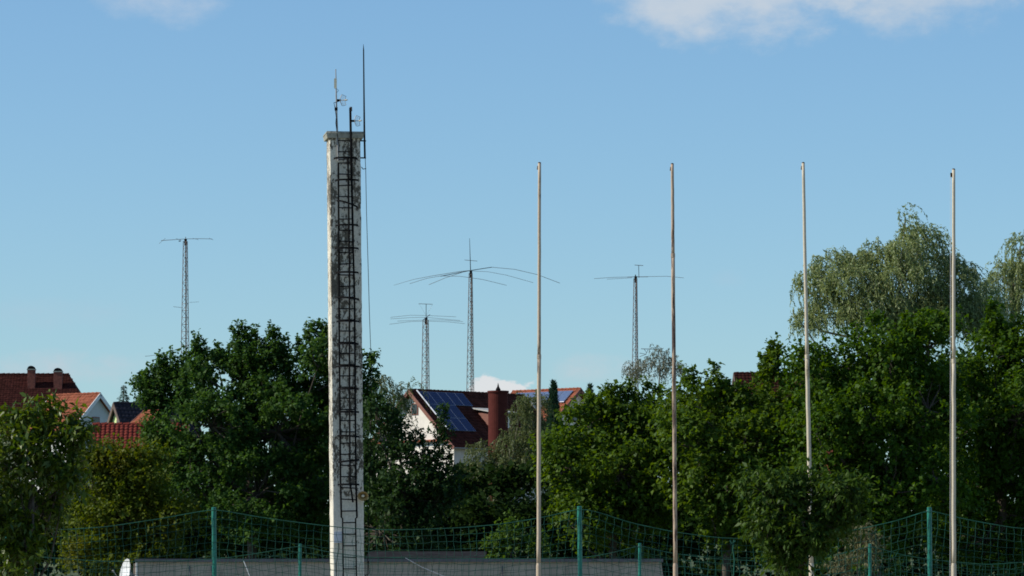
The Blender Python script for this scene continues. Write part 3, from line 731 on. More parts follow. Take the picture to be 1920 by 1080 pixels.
dD = 320
apD = P(188, 738, dD)
hD = house('house', 'orange tiled house with white bargeboards and shaded white gable', apD, R(180 - 37), 5.0, 3.3, R(42), M['grey_wall'], M['tile_orange'], M['barge_white'], float(gz(0, dD)), over_g=.3, over_e=.35)
gable_window(hD, .2, -2.2, .8, .9, .3)
dE = 305
apE = P(213, 756, dE)
hE = house('house', 'small house with anthracite roof and lime green gable', apE, R(26), 6.0, 2.5, R(48), M['green_wall'], M['tile_blue'], M['barge_dark'], float(gz(0, dE)), over_g=.25, over_e=.3)
gable_window(hE, .3, -1.35, .45, .35, .25)
dF_ = 300
apF = P(269, 772, dF_)
hF = house('house', 'low orange tiled roof peeping out left of the big maple', apF, R(-40), 1.9, 2.2, R(34), M['white_wall'], M['tile_orange'], M['barge'], float(gz(0, dF_)), over_g=.2, over_e=.3)
dG = 250
apG = P(174, 796, dG)
hG = house('house', 'long bright red pan tiled roof below the orange gable, behind the olive bush', apG, R(3), 5.6, 4.2, R(32), M['white_wall'], M['tile_red'], M['barge_dark'], float(gz(0, dG)), tile=(.27, .34), wave=True)
side_window(hG, 2.5, -4.0, 1.1, 1.2, .5)
dH = 340
apH = P(1376, 700, dH)
hH = house('house', 'dark red roof ridge showing just above the trees, midway between second and third flagpoles', apH, R(4), 8.0, 4.5, R(40), M['white_wall'], M['tile_dark'], M['barge_dark'], float(gz(0, dH)))
frh = Frame((X(1497, 338), 338, 0))
b = MB(); zt = Z(690, 338); b.box(frh, -.28, .28, -.28, .28, zt - 1.4, zt - .1); chh = b.build('chimney', M['brick'], hH['root'])
b = MB(); b.box(frh, -.34, .34, -.34, .34, zt - .1, zt); b.build('cornice', M['cap'], chh)
dJ = 215
apJ = P(1480, 826, dJ)
hJ = house('house', 'red tiled roof glimpsed through a gap in the tall maple', apJ, R(2), 3.6, 3.2, R(35), M['white_wall'], M['tile_orange'], M['barge'], float(gz(0, dJ)), tile=(.27, .34))

# ------------------------------------------------------------------ lattice masts
def cyl(p0, p1, r, mb, k=5): mb.tube([p0, p1], r, k)
def lattice(name, label, d, px, ytop, wt_px, wb_px, yb, step, lean=0.0):
    x = X(px, d); g0 = float(gz(x, d)); zt = Z(ytop, d)
    wt_, wb_ = wt_px / F * d, wb_px / F * d; zb = Z(yb, d)
    root = empty(name, (x, d, g0), label, 'antenna mast', 'lattice radio masts behind the houses')
    def half_w(z): return .5 * (wt_ + (wb_ - wt_) * (zt - z) / (zt - zb))
    angs = [R(-90 + 18), R(30 + 18), R(150 + 18)]
    def pt(a, z): rr = half_w(z) * 1.12; return np.array([x + math.cos(a) * rr + lean * (z - zt), d + math.sin(a) * rr, z])
    for a in angs:
        b = MB(); cyl(pt(a, g0 - .2), pt(a, zt), .042, b, 5); b.build('leg', M['mast'], root)
    n = int((zt - g0) / step); b = MB(); zs = np.linspace(g0, zt, n + 1)
    for i in range(n):
        for j in range(3):
            a0, a1 = angs[j], angs[(j + 1) % 3]
            if i % 2: a0, a1 = a1, a0
            cyl(pt(a0, zs[i]), pt(a1, zs[i + 1]), .022, b, 4)
            cyl(pt(a0, zs[i]), pt(a1, zs[i]), .02, b, 4)
    o = b.build('bracing', M['mast'], root); o['kind'] = 'stuff'
    # feeder cables run up inside the mast
    b = MB(); cyl((x, d, g0), (x + lean * 0, d, zt), .045, b, 5); b.build('feeder_cable', M['iron'], root)
    b = MB(); b.tube([(x, d, zt - .5), (x, d, zt + .25)], .16, 8); b.build('rotator', M['iron'], root)
    return root, x, zt
def rod(root, name, pts_px, d, r, m_='alu', dd=0.0):
    b = MB(); pts = [P(p[0], p[1], d + (p[2] if len(p) > 2 else dd)) for p in pts_px]
    r = r * .66 if not isinstance(r, tuple) else tuple(x * .66 for x in r)
    rr = r if not isinstance(r, tuple) else np.linspace(r[0], r[1], len(pts))
    b.tube(pts, rr, 5); return b.build(name, M[m_], root)
def curve_px(x0, y0, x1, y1, sag, n=12, d0=0, d1=0):
    return [(x0 + (x1 - x0) * t, y0 + (y1 - y0) * t + sag * 4 * t * (1 - t), d0 + (d1 - d0) * t) for t in np.linspace(0, 1, n)]

d1 = 500
r1, *_ = lattice('lattice_mast', 'leftmost lattice mast with one straight level beam antenna on top', d1, 348, 452, 8, 15, 650, .8)
rod(r1, 'antenna_boom', [(302, 451), (325, 449.5), (348, 448), (375, 447.5), (398, 448)], d1, (.05, .04))
rod(r1, 'mast_pipe', [(348, 456), (348, 444)], d1, .06, 'mast')
for p in ([(298, 457, 3), (310, 447, -3)], [(340, 450.5, 3), (330, 447, -3)], [(362, 447, -3), (372, 449.5, 3)], [(392, 446.5, -2), (400, 450, 3)]):
    rod(r1, 'antenna_element', p, d1, .028)
rod(r1, 'side_antenna', [(325, 575), (343, 577)], d1, .035); rod(r1, 'side_antenna', [(355, 567), (373, 566)], d1, .025)
rod(r1, 'trap_coil', [(335, 452), (339, 452)], d1, .09, 'iron')
# faint wire antenna running out left of the first mast
b = MB(); b.tube([P(*q[:2], 480) for q in curve_px(272, 668, 344, 650, 3)], .022, 4)
tag(b.build('wire_antenna', M['alu']), 'faint wire antenna running down left from the leftmost lattice mast', 'antenna wire')

r2, *_ = lattice('lattice_mast', 'tallest lattice mast with long drooping curved antenna elements and a whip', d1, 883, 512, 6.5, 14.5, 737, .75)
rod(r2, 'mast_pipe', [(882.5, 515), (881.5, 480), (880.5, 447)], d1, (.085, .035), 'iron')
rod(r2, 'upper_antenna', [(871, 487.5), (883, 488.5), (895, 489.5)], d1, .045)
rod(r2, 'antenna_boom', [(826, 518, -3), (862, 511, -1), (883, 507), (922, 501, 3)], d1, .065)
rod(r2, 'antenna_element', [(738, 535), (775, 524), (812, 517), (862, 509), (883, 507)], d1, (.025, .055), dd=-1)
rod(r2, 'antenna_element', [(768, 532), (800, 522), (826, 517.5), (862, 518), (905, 524), (950, 535)], d1, .036, dd=-3)
rod(r2, 'antenna_element', [(804, 534), (835, 521), (870, 509.5), (922, 501), (965, 505), (1008, 515), (1050, 531)], d1, .042, dd=3)
rod(r2, 'antenna_element', [(883, 508), (915, 509.5), (950, 516), (1000, 530)], d1, .032)

r3, *_ = lattice('lattice_mast', 'shortest lattice mast, left of the tallest one, with stacked level elements', 470, 799, 600, 11, 15.5, 730, .75)
rod(r3, 'mast_pipe', [(799, 604), (799, 570)], 470, .05, 'iron')
rod(r3, 'upper_antenna', [(785, 569.5), (811, 570.5)], 470, .045)
rod(r3, 'stay', [(786, 570), (798, 590)], 470, .012); rod(r3, 'stay', [(811, 571), (800, 590)], 470, .012)
rod(r3, 'antenna_boom', [(793, 600, -3), (806, 590, 3)], 470, .06)
for p in ([(732, 595, 3), (770, 591, 3), (799, 591.5, 3), (855, 594, 3)], [(732, 598, 1), (770, 595.5, 1), (799, 595, 1), (863, 601, 1)],
          [(745, 602, -1), (799, 600, -1), (830, 600, -1), (868, 603, -1)], [(730, 608, -3), (765, 603.5, -3), (799, 602, -3), (840, 603.5, -3), (872, 607, -3)]):
    rod(r3, 'antenna_element', p, 470, .028)

r4, *_ = lattice('lattice_mast', 'rightmost lattice mast with straight beam antenna and small bracket antenna lower down', d1, 1192, 522, 6.5, 13, 730, .75)
rod(r4, 'antenna_boom', [(1176, 519.5), (1192, 519), (1215, 519)], d1, .06)
rod(r4, 'antenna_element', [(1114, 522.5), (1150, 520), (1192, 519), (1250, 518), (1282, 521)], d1, .036)
rod(r4, 'antenna_element', [(1138, 523.5, -3), (1165, 522, -3), (1185, 521, -3)], d1, .03)
rod(r4, 'mast_pipe', [(1198, 521), (1197.5, 497)], d1, .05, 'iron')
rod(r4, 'upper_antenna', [(1190, 497), (1206, 498)], d1, .055)
rod(r4, 'mast_pipe', [(1191.5, 526), (1191.5, 515)], d1, .09, 'iron')
rod(r4, 'side_antenna', [(1202, 654), (1233, 655)], d1, .06); rod(r4, 'side_antenna', [(1215, 656), (1211, 664), (1199, 662)], d1, .05)
rod(r4, 'bracket', [(1199, 669), (1212, 664)], d1, .05); rod(r4, 'bracket', [(1208, 655), (1213, 662)], d1, .04)

# ------------------------------------------------------------------ long flat building
dW = 125
x0, x1 = X(257, dW), X(1240, dW); zt = Z(1048, dW)
root = empty('flat_building', ((x0 + x1) / 2, dW + 3, 0), 'long low grey rendered building with dark flat roof edge behind the nets', 'building')
fr = Frame((0, 0, 0))
MB().hexa([(x0, dW, -.2), (x1 + .45, dW, -.2), (x0, dW + 6, -.2), (x1 + .45, dW + 6, -.2), (x0, dW, zt - .09), (x1, dW, zt - .09), (x0, dW + 6, zt - .09), (x1, dW + 6, zt - .09)]).build('wall', M['render_grey'], root)
MB().box(fr, x0 - .06, x1 + .05, dW - .10, dW + 6.1, zt - .09, zt).build('roof_edge', M['fascia'], root)
MB().box(fr, x0 + .1, x1 - .1, dW + .1, dW + 5.9, zt, zt + .02).build('roof', M['felt'], root)
MB().box(fr, X(243, dW), x0 - .003, dW + 1.2, dW + 5, -.2, zt - .12).build('annexe', M['render_grey'], root)
MB().tube([(x0 - .01, dW - .02, -.1), (x0 - .01, dW - .02, zt - .1)], .03, 5).build('corner_trim', M['white_metal'], root)
for px in (356, 397, 942): 
    MB().tube([(X(px, dW), dW - .05, 0), (X(px, dW), dW - .05, zt - .2)], .022, 6).build('downpipe', M['fascia'], root)
MB().tube([P(456, 1049, dW - .12), P(468, 1080, dW - .12), P(475, 1100, dW - .12)], .010, 5).build('cable', M['white_metal'], root)
# gabled annexe behind it
x0b, x1b = X(690, 134), X(905, 134); ztb = Z(1031, 134)
ro = empty('shed', ((x0b + x1b) / 2, 135.5, 0), 'low dark grey shed roof just above the long grey building', 'shed')
MB().box(fr, x0b, x1b, 134, 137, -.2, ztb - .5).build('wall', M['felt'], ro)
MB().hexa([(x0b - .1, 133.8, ztb - .48), (x1b + .1, 133.8, ztb - .48), (x0b - .1, 137.2, ztb - .1), (x1b + .1, 137.2, ztb - .1), (x0b - .1, 133.8, ztb - .38), (x1b + .1, 133.8, ztb - .38), (x0b - .1, 137.2, ztb), (x1b + .1, 137.2, ztb)]).build('roof', M['felt'], ro)

# satellite dish beside the building
def dish():
    d = 122.5; c = P(234, 1074, d); root = empty('satellite_dish', (X(246, d), d, 0), 'large white satellite dish seen from the side at the left end of the grey building', 'satellite dish')
    ax = unit(np.array([-.88, -.42, .18])); up = unit(np.array([0, 0, 1.]) - ax * ax[2]); sd_ = np.cross(ax, up)
    n, m_ = 28, 6; V = [c - ax * .12]; Fs = []
    R0 = .40
    for j in range(1, m_ + 1):
        r_ = R0 * j / m_
        for i in range(n):
            a = 2 * math.pi * i / n
            V.append(c - ax * (.12 * (1 - (j / m_) ** 2)) + up * math.sin(a) * r_ * 1.05 + sd_ * math.cos(a) * r_)
    for i in range(n): Fs.append((0, 1 + i, 1 + (i + 1) % n))
    for j in range(1, m_):
        for i in range(n):
            a = 1 + (j - 1) * n; Fs.append((a + i, a + n + i, a + n + (i + 1) % n, a + (i + 1) % n))
    b = MB(); b.add(V, Fs); k = len(V); b.add(np.array(V) - ax * .012, [f[::-1] for f in Fs])
    b.build('reflector', M['white_metal'], root, smoothf=True)
    MB().tube([c - ax * .13, c - ax * .3, (X(246, d), d, c[2] - .2)], .03, 6).build('mount', M['galv'], root)
    MB().tube([(X(246, d), d, -.1), (X(246, d), d, c[2] + .02)], .035, 8).build('pole', M['galv'], root)
    MB().tube([c - up * .38, c + ax * .25 - up * .12, c + ax * .38], [.012, .012, .03], 6).build('feed_arm', M['galv'], root)
dish()

# ------------------------------------------------------------------ concrete tower
dT = 113.6; kT = F / dT
a = R(8); UP = unit(np.array([-.0085, 0, 1.0]))
baseT = np.array([X(652.0 + .6, dT), dT, 0.0])
uax = np.array([math.cos(a), math.sin(a), 0]); vax = np.array([math.sin(a), -math.cos(a), 0])   # v points out of the front face
T = Frame(baseT, uax, vax, UP)
W2 = .412
HT = (Z(261, dT)) / UP[2]; HC = Z(250, dT) / UP[2]
def zt_(py): return Z(py, dT)
tw = empty('concrete_tower', baseT, 'tall square concrete tower with flaking white paint and a caged iron ladder', 'tower')
b = MB()
nz_ = 40
for i in range(nz_):                                        # chamfered shaft made of short lifts with slightly uneven arrises
    pass
ch = .018
prof = [(-W2 + ch, W2), (-W2, W2 - ch), (-W2, -W2 + ch), (-W2 + ch, -W2), (W2 - ch, -W2), (W2, -W2 + ch), (W2, W2 - ch), (W2 - ch, W2)]
rows = np.linspace(-.3, HT, 70)
V = []; Fs = []
for i, z in enumerate(rows):
    for j, (u, v) in enumerate(prof):
        e = rng.normal() * .0035
        V.append(T(u + e, v + rng.normal() * .003, z))
k = len(prof)
for i in range(len(rows) - 1):
    for j in range(k): Fs.append((i * k + j, i * k + (j + 1) % k, (i + 1) * k + (j + 1) % k, (i + 1) * k + j))
Fs.append(tuple((len(rows) - 1) * k + j for j in range(k)))
b.add(V, Fs); b.build('shaft', M['tower'], tw)
b = MB(); o_ = .085
b.hexa([T(u, v, z) for z, q in ((HT - .02, o_ - .02), (HT + .10, o_)) for v in (-W2 - q, W2 + q) for u in (-W2 - q, W2 + q)])
b.hexa([T(u, v, z) for z, q in ((HT + .103, o_ + .01), (HC, o_ - .01)) for v in (-W2 - q, W2 + q) for u in (-W2 - q, W2 + q)])
b.build('cap', M['cap'], tw)

# ladder: two rails, rungs one by one
VL = W2 + .16
lad = MB().tube([T(-.20, VL, zt_(310)), T(-.215, VL, zt_(600)), T(-.215, VL, zt_(900)), T(-.20, VL, zt_(971))], .028, 6).build('ladder', M['iron'], tw)
MB().tube([T(.13, VL, zt_(207)), T(.145, VL, zt_(300)), T(.175, VL, zt_(470)), T(.20, VL, zt_(560)), T(.195, VL, zt_(900)), T(.215, VL, zt_(971))], [.036, .036, .030, .028, .028, .028], 6).build('rail', M['iron'], lad)
MB().tube([T(-.20, VL, zt_(971)), T(-.165, VL - .02, zt_(973)), T(-.16, VL - .02, zt_(1085)), T(-.16, VL, .3)], .022, 6).build('rail', M['iron'], lad)
MB().tube([T(.215, VL, zt_(971)), T(.18, VL - .02, zt_(973)), T(.19, VL - .02, zt_(1085)), T(.19, VL, .3)], .022, 6).build('rail', M['iron'], lad)
y = 268.0; i = 0
while zt_(y) > .5:
    if y > 971: ua, ub = -.16, .19
    else: ua, ub = -.21, (.14 if y < 380 else .17 if y < 520 else .195)
    tl = rng.normal() * .006
    MB().tube([T(ua, VL, zt_(y) + tl), T(ub, VL, zt_(y) - tl)], .016, 5).build('rung', M['iron'], lad)
    y += 20.9 if y < 900 else 21.6
for y in (330, 455, 560, 690, 820, 900, 1000, 1062):
    MB().tube([T(-.20 if y < 971 else -.16, VL, zt_(y)), T(-.20 if y < 971 else -.16, W2 - .01, zt_(y))], .012, 5).build('bracket', M['iron'], lad)
    MB().tube([T(.17, VL, zt_(y)), T(.17, W2 - .01, zt_(y))], .012, 5).build('bracket', M['iron'], lad)
# cage
hoops = [(302, 0), (343, 0), (387, .03), (427, 0), (470, 0), (515, 0), (563, .01), (606, 0), (648, 0), (690, 0), (732, 0), (775, 0), (820, .005), (866, -.01), (910, 0)]
cage = MB().tube([T(.02, VL + .36, zt_(302)), T(.035, VL + .36, zt_(520)), T(.01, VL + .37, zt_(700)), T(.0, VL + .36, zt_(910)), T(.05, VL + .26, zt_(925)), T(.09, VL + .2, zt_(943))], .027, 6).build('safety_cage', M['iron'], tw)
for py, tilt in hoops:
    z = zt_(py); n = 18; hw = rng.uniform(.26, .31); dp = .37; cx_ = rng.uniform(-.01, .03)
    V = []; Fs = []
    for i in range(n + 1):
        th = math.pi * i / n; u = cx_ - hw * math.cos(th); v = VL - .02 + dp * math.sin(th) ** .8; zz = z + tilt * math.cos(th) * 3
        nrm = np.array([-math.cos(th), math.sin(th)])
        for (dr, dz_) in ((0, -.024), (0, .024), (.012, .024), (.012, -.024)): V.append(T(u + nrm[0] * dr, v + nrm[1] * dr, zz + dz_))
    for i in range(n):
        for j in range(4): Fs.append((i * 4 + j, i * 4 + (j + 1) % 4, i * 4 + 4 + (j + 1) % 4, i * 4 + 4 + j))
    Fs += [(0, 1, 2, 3), (n * 4 + 3, n * 4 + 2, n * 4 + 1, n * 4)]
    MB().add(V, Fs).build('hoop', M['iron'], cage)

# lightning rod on the right side
def Tp(px, py, v):        # point of the tower's own frame that lies at offset v in front of its centre line, found from a photo position
    z = zt_(py); cxp = 652.6 - .0085 * z * kT
    u = ((px - cxp) / kT - v * vax[0]) / uax[0]
    return T(u, v, z)
lr = empty('lightning_rod', Tp(682, 320, .2), 'tall thin lightning rod bracketed to the right side of the tower top', 'lightning rod')
MB().tube([Tp(684.5, 297, .2), Tp(683.5, 250, .2), Tp(682.8, 180, .2), Tp(682, 95, .2), Tp(681.8, 84, .2)], [.026, .026, .020, .016, .004], 8).build('rod', M['iron'], lr)
for py in (265, 297): MB().tube([Tp(676, py, .2), Tp(686.5, py, .2)], .020, 6).build('bracket', M['iron'], lr)
MB().tube([Tp(678, 314, .2), Tp(681, 318, .2), Tp(686, 317, .2), Tp(686.5, 316, .2)], .012, 5).build('bracket', M['iron'], lr)
cb = MB().tube([Tp(685, 297, .2), Tp(686, 318, .2), Tp(687.5, 400, .2), Tp(690.5, 500, .2), Tp(693, 590, .2), Tp(696.5, 690, .2), Tp(695, 850, .2), Tp(690, 1040, .2), Tp(688, 1150, .2)], .0085, 5).build('down_cable', M['iron'], loc=Tp(685, 297, .2))
tag(cb, 'thin dark cable hanging from the lightning rod down the right side of the tower', 'cable')

# antenna pole, left
VA = W2 + .05
ap_ = empty('antenna_pole', Tp(635.5, 305, VA), 'thin pale pole with flat white antenna and small grid dish, left on the tower top', 'antenna')
MB().tube([Tp(635.3, 305, VA), Tp(633.5, 245, VA), Tp(632, 190, VA), Tp(631, 134, VA)], [.024, .024, .02, .012], 8).build('pole', M['galv'], ap_)
fp = Frame(Tp(630.5, 161, VA + .03))
MB().box(fp, -.035, .035, -.03, .02, -.13, .13).build('panel_antenna', M['cream_plastic'], ap_)
def grid_dish(root, c, s=1.0):
    # parabolic wire grid seen from the side, opening to the right
    n = 9; gd = None
    axd = np.array([math.cos(R(24)), -math.sin(R(24)), 0]); sdd = np.array([math.sin(R(24)), math.cos(R(24)), 0])
    def pt(i, j):
        k_ = 1 - .22 * (abs(i) * abs(j)) ** 2
        return c + axd * .07 * s * (i * i * .8 + j * j * .6) + sdd * i * .155 * s * k_ + np.array([0, 0, j * .145 * s * k_])
    b = MB()
    for j in np.linspace(-1, 1, 9): b.tube([pt(i, j) for i in np.linspace(-1, 1, 7)], .0022 if abs(j) < .99 else .006, 4)
    for i in (-1, -.5, 0, .5, 1): b.tube([pt(i, j) for j in np.linspace(-1, 1, 9)], .0022 if abs(i) < .99 else .006, 4)
    o = b.build('grid_reflector', M['galv'], root)
    MB().tube([c, c + axd * .21 * s], .011, 6).build('feed', M['galv'], root)
    MB().tube([c + axd * .12 * s, c + axd * .18 * s], .022, 8).build('feed_tip', M['cream_plastic'], root)
    MB().tube([c, c - np.array([.10, 0, 0])], .030, 8).build('clamp', M['iron'], root)
grid_dish(ap_, Tp(638.8, 192, VA) + np.array([.02, 0, 0]))
MB().box(Frame(Tp(632, 209, VA)), -.045, .035, -.03, .03, -.03, .05).build('clamp', M['iron'], ap_)
MB().tube([Tp(637, 194, VA), Tp(627.5, 197, VA + .02), Tp(629.5, 205, VA + .02), Tp(632, 225, VA + .02), Tp(633, 245, VA + .03)], .009, 5).build('cable', M['iron'], ap_)
MB().tube([Tp(632, 222, VA + .02), Tp(631, 235, VA + .02), Tp(634.5, 262, VA + .04), Tp(637.5, 275, W2 + .04), Tp(635.5, 300, W2 + .04)], .009, 5).build('cable', M['iron'], ap_)
MB().tube([Tp(634, 171, VA), Tp(636, 174, VA), Tp(632.5, 178, VA)], .006, 4).build('cable', M['iron'], ap_)
MB().tube([Tp(631, 300, VA), Tp(636, 303, VA), Tp(656, 302, VL)], .014, 5).build('bracket', M['iron'], ap_)
g2 = empty('grid_antenna', Tp(660, 231, VL), 'small wire grid dish clamped to the dark rail above the tower cap', 'antenna')
grid_dish(g2, Tp(667.3, 231, VL), .95)
MB().tube([Tp(659.5, 213, VL), Tp(659.3, 205, VL)], .034, 8).build('end_cap', M['rusty'], g2)

# loudspeaker horn
hc = Tp(682, 931, W2 + .18)
hs = empty('loudspeaker', hc, 'ochre horn loudspeaker on the right edge of the tower below the cage', 'loudspeaker')
vd = unit(np.array([.05, -1, -.10])); e1 = unit(np.cross(vd, [0, 0, 1])); e2 = np.cross(e1, vd)
def ring(cn, r_, n=20, sq=.86):
    return [cn + e1 * math.cos(2 * math.pi * i / n) * r_ + e2 * math.sin(2 * math.pi * i / n) * r_ * sq for i in range(n)]
def lathe(sections, mat_, name, root):
    V = []; Fs = []; n = 20
    for off, r_ in sections: V += ring(hc + vd * off, r_)
    for i in range(len(sections) - 1):
        for j in range(n): Fs.append((i * n + j, i * n + (j + 1) % n, (i + 1) * n + (j + 1) % n, (i + 1) * n + j))
    return MB().add(V, Fs).build(name, mat_, root, smoothf=True)
lathe([(-.16, .03), (-.12, .05), (-.04, .085), (.0, .125), (.012, .140), (.0, .146), (-.02, .125), (-.06, .09), (-.16, .055), (-.17, .03)], M['horn'], 'horn', hs)
lathe([(-.05, .001), (-.03, .04), (.0, .042), (.01, .03), (.012, .001)], M['cream_plastic'], 'driver', hs)
MB().tube([hc - vd * .14, T(.25, W2 - .01, zt_(931))], .018, 6).build('bracket', M['iron'], hs)
# junction box
jb = Tp(634.5, 1008, W2)
jbx = MB(); jf = Frame(jb, uax, vax, UP)
jbx.box(jf, -.10, .10, -.005, .09, -.14, .14); jbo = jbx.build('housing', M['box_grey'], empty('junction_box', jb, 'pale grey junction box on the tower left of the lower ladder', 'junction box'))
jbo2 = MB().box(jf, -.11, .11, .092, .102, -.15, .15).build('lid', M['box_grey'], jbo.parent)
MB().tube([jf(.02, .04, -.14), jf(.03, .03, -.3), jf(-.05, .02, -.7), jf(-.04, .01, -1.2)], .008, 5).build('conduit', M['iron'], jbo.parent)
# crooked down pipe at the right foot of the tower
dpp = MB().tube([Tp(691, 1052, .1), Tp(692, 1075, .1), Tp(689, 1078, .1), Tp(685, 1078, .1), Tp(685, 1110, .1), (baseT[0] + .45, dT, -.05)], .012, 5).build('earthing_strip', M['iron'], tw)

# ------------------------------------------------------------------ flagpoles
dP = 80; kP = F / dP
def flagpole(px_t, py_t, px_b, mat_, label, joint_py, rt, rb_, halyard=False):
    zt = Z(py_t, dP); lx = (px_b - px_t) / (1075 - py_t)
    def pt(py, off=0.0, dy=0.0): return np.array([X(px_t + lx * (py - py_t), dP) + off, dP + dy, Z(py, dP)])
    gpy = HY + CZ / dP * F
    base = pt(gpy); base[2] = 0
    root = empty('flagpole', base, label, 'flagpole', 'four flagpoles in a row')
    zz = [gpy, 1062]
    MB().tube([pt(gpy), pt(1062)], rb_ * 1.18, 16).build('foot_section', mat_, root, smoothf=False)
    MB().tube([pt(1062), pt(1056)], [rb_ * 1.2, rb_ * 1.02], 16).build('collar', mat_, root)
    n = 14; b1 = [pt(y_) for y_ in np.linspace(1058, joint_py, n)]
    for q in b1[1:-1]: q[0] += rng.normal() * .0018
    MB().tube(b1, np.linspace(rb_, rb_ * .92, n), 16).build('lower_section', mat_, root, smoothf=True)
    MB().tube([pt(joint_py + 5), pt(joint_py - 3)], rb_ * 1.03, 16).build('joint', mat_, root)
    b2 = [pt(y_) for y_ in np.linspace(joint_py, py_t, n)]
    for q in b2[1:-1]: q[0] += rng.normal() * .0015
    MB().tube(b2, np.linspace(rb_ * .84, rt, n), 16).build('upper_section', mat_, root, smoothf=True)
    MB().tube([pt(py_t), pt(py_t - 1.2), pt(py_t - 2.2)], [rt * 1.04, rt * 1.0, rt * .5], 14).build('top_cap', M['rusty'], root)
    if halyard:
        MB().tube([pt(py_t + 6, -rt - .015), pt(py_t + 14, -rt - .015)], .018, 6).build('pulley', M['iron'], root)
        MB().tube([pt(py_t + 10, -rt - .03), pt(600, -rb_ - .02), pt(1090, -rb_ - .03)], .0035, 4).build('halyard', M['box_grey'], root)
    else:
        MB().tube([pt(py_t + 5, -rt), pt(py_t + 12, -rt - .01)], .012, 5).build('pulley', M['rusty'], root)
    return root, pt
flagpole(1011.5, 306, 1010, M['pole_old'], 'first flagpole from the tower, yellowed cream paint with dark weathering', 668, .029, .039)
flagpole(1260.5, 308, 1266.5, M['pole_rust'], 'second flagpole from the tower, cream paint flaking to dark rust', 478, .028, .038)
_, pt3 = flagpole(1506, 306, 1521.5, M['pole_white'], 'third flagpole, clean white, its foot hidden by the small leafy tree', 668, .028, .041)
flagpole(1788, 318, 1788.5, M['pole_white'], 'fourth flagpole nearest the right edge, grey white with a halyard', 676, .030, .041, halyard=True)
wr = MB(); c = pt3(1035)
wr.tube([c + np.array([.05 * math.cos(t), -.05 * math.sin(t) * 1.0, .10 * (t / 3.1 - .5)]) for t in np.linspace(-.3, 3.4, 14)], .010, 5)
tag(wr.build('strap', M['iron'], loc=c), 'dark strap tied round the foot of the third flagpole', 'strap')

# ------------------------------------------------------------------ nets and their posts
def post(px, py, d, r, label, group, lean=0.0):
    x = X(px, d); zt = Z(py, d)
    root = empty('net_post', (x + lean * zt, d, 0), label, 'net post', group)
    MB().tube([(x + lean * zt, d, -.1), (x, d, zt)], r, 14).build('tube', M['green_post'], root)
    MB().tube([(x, d, zt), (x, d, zt + .012), (x, d, zt + .02)], [r * 1.08, r * 1.08, r * .6], 14).build('end_cap', M['green_post'], root)
    MB().tube([(x - r - .01, d, zt - .05), (x + r + .01, d, zt - .05)], .012, 6).build('eyelet', M['galv'], root)
DN, DF = 85.0, 105.0
for px, py, lb in ((14, 953, 'tall green net post hidden in the leaves of the leftmost tree'), (401, 953, 'tall green net post between the left edge and the concrete tower'),
                   (1086.5, 951, 'tall green net post just right of the first flagpole'), (1742.5, 953, 'tall green net post just left of the fourth flagpole'),
                   (2420, 953, 'tall green net post beyond the right edge')):
    post(px, py, DN, .047, lb, 'tall green posts of the near net', lean=.01 if px in (401, 1086.5, 1742.5) else 0)
for px, py, lb in ((-60, 1020, 'short green net post beyond the left edge'), (562.5, 1021, 'short green net post just left of the concrete tower'),
                   (1199.5, 1020, 'short green net post in front of the right end of the grey building'), (1631, 1021, 'short green net post just left of the tall right hand post'),
                   (2100, 1021, 'short green net post beyond the right edge')):
    post(px, py, DF, .040, lb, 'short green posts of the far net')

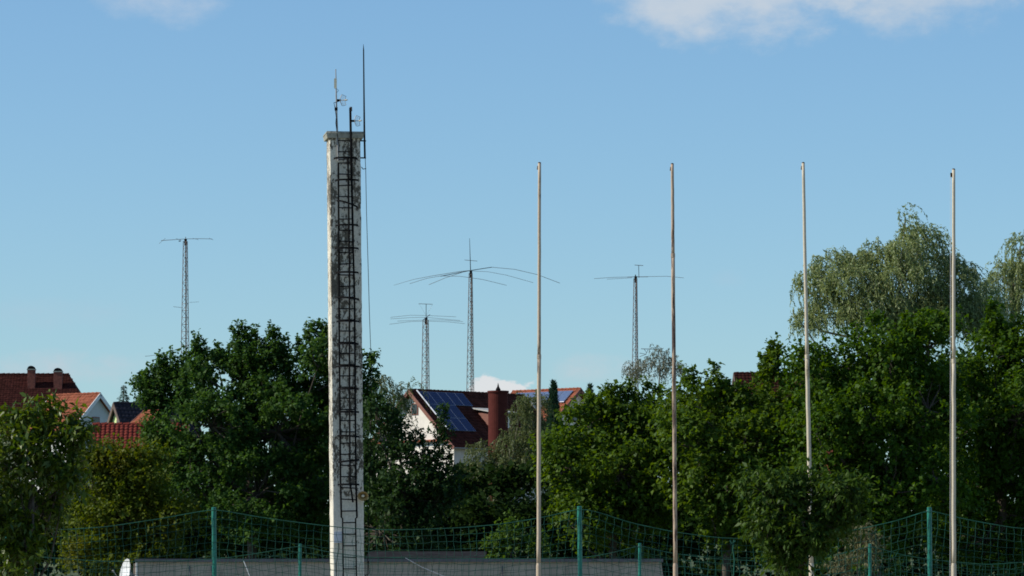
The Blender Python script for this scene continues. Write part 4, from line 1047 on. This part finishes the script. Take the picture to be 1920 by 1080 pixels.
def net(name, label, d, top_px, cell, rope_r, cord_r, bottom=.15, seed=1, dy=-.06):
    r_ = np.random.default_rng(seed)
    tx = np.array([t[0] for t in top_px], float); ty = np.array([t[1] for t in top_px], float)
    fine = np.linspace(tx[0], tx[-1], 400)
    # smooth sagging line through the given points
    fy = np.interp(fine, tx, ty); ker = np.ones(7) / 7; fy2 = np.convolve(np.pad(fy, 3, 'edge'), ker, 'valid')
    xw = (fine - CX) / F * d; zw = CZ + (HY - fy2) / F * d
    root = empty(name, (float(xw.mean()), d, 0), label, 'net')
    MB().tube(np.stack([xw, np.full_like(xw, d + dy), zw], 1)[::3], rope_r, 5).build('top_rope', M['green_net'], root)
    nx = int((xw[-1] - xw[0]) / cell); xi = np.linspace(xw[0], xw[-1], nx)
    zt = np.interp(xi, xw, zw); nr_ = int((zt.max() - bottom) / cell)
    H = zt - bottom
    sway = np.cumsum(r_.normal(size=nx)) * .006; sway -= np.linspace(sway[0], sway[-1], nx)
    G = np.zeros((nx, nr_ + 1, 3)); 
    ph = r_.uniform(0, 6, 6)
    for j in range(nr_ + 1):
        f = j / nr_
        G[:, j, 0] = xi + sway * f * 1.5 + .05 * np.sin(xi * .9 + f * 5 + ph[0]) * np.minimum(1, f * 5) + .012 * r_.normal(size=nx)
        G[:, j, 1] = d + dy - .09 * np.sin(xi * .7 + f * 7 + ph[1]) * np.minimum(1, f * 4) - .05
        G[:, j, 2] = zt - H * f + .02 * np.sin(xi * 2.1 + f * 9 + ph[2]) * np.minimum(1, f * 6) + .008 * r_.normal(size=nx) * (j > 0)
    # cords as thin three-sided prisms
    def cords(A, B, rad):
        t = unit(B - A); ref = np.where(np.abs(t[:, 2:3]) > .7, [[1., 0, 0]], [[0, 0, 1.]]); s = unit(np.cross(t, ref)); q = np.cross(t, s)
        Vv = []
        for k in range(3):
            an = k * 2 * math.pi / 3; o = (s * math.cos(an) + q * math.sin(an)) * rad
            Vv += [A + o, B + o]
        Vv = np.stack(Vv, 1); n = len(A)
        Fq = np.array([(0, 1, 3, 2), (2, 3, 5, 4), (4, 5, 1, 0)])
        return Vv.reshape(-1, 3), (Fq[None] + (np.arange(n) * 6)[:, None, None]).reshape(-1, 4)
    A = np.vstack([G[:-1].reshape(-1, 3), G[:, :-1].reshape(-1, 3)]); B = np.vstack([G[1:].reshape(-1, 3), G[:, 1:].reshape(-1, 3)])
    V, Fq = cords(A, B, cord_r)
    o = link_mesh('mesh', V, Fq, M['green_net'], root); o['kind'] = 'stuff'
    return root
near_top = [(14, 953), (60, 985), (110, 994), (200, 988), (300, 973), (360, 962), (400, 955), (420, 958), (500, 972), (600, 985), (660, 991), (720, 994), (780, 993), (860, 990), (940, 983), (1020, 970), (1070, 958), (1087, 953),
            (1120, 960), (1180, 980), (1260, 997), (1340, 1008), (1400, 1011), (1450, 1009), (1500, 1008), (1560, 1002), (1620, 990), (1680, 977), (1725, 962), (1742, 955), (1760, 962), (1820, 976), (1900, 990), (2080, 1000), (2250, 990), (2420, 953)]
n1 = net('ball_net', 'tall near green ball net sagging between the taller posts', DN, near_top, .152, .009, .0043, seed=3)
far_top = [(-60, 1021), (60, 1044), (200, 1053), (330, 1052), (420, 1047), (500, 1035), (562, 1023), (620, 1036), (690, 1045), (800, 1047), (1000, 1048), (1110, 1044), (1160, 1034), (1199, 1022), (1250, 1036), (1340, 1048), (1440, 1053), (1530, 1050), (1590, 1036), (1631, 1023),
           (1680, 1038), (1740, 1049), (1850, 1059), (1980, 1050), (2100, 1022)]
n2 = net('ball_net', 'lower far green ball net hung between the shorter posts', DF, far_top, .15, .009, .0043, seed=9)
# bunched seam hanging in the near net and slack tie cords
MB().tube([P(1376, 1012, DN - .2), P(1374, 1030, DN - .2), P(1377, 1050, DN - .22), P(1375, 1080, DN - .2), P(1376, 1160, DN - .2)], .014, 5).build('seam_cord', M['green_net'], n1)
MB().tube([P(1369, 1013, DN - .2), P(1372, 1019, DN - .2), P(1379, 1014, DN - .2)], .02, 5).build('knot', M['green_net'], n1)
MB().tube([P(760, 1046, DN + 4), P(790, 1063, DN + 4), P(850, 1088, DN + 4), P(960, 1120, DN + 4), (X(1100, DN + 4), DN + 4, 0)], .005, 5).build('guy_rope', M['box_grey'])
bpy.data.objects['guy_rope'].location = (0, 0, 0)
tag(bpy.data.objects['guy_rope'], 'thin pale rope slanting down in front of the grey wall, right of the tower', 'rope')

print('LEAVES', sum(STAT.values()), STAT)
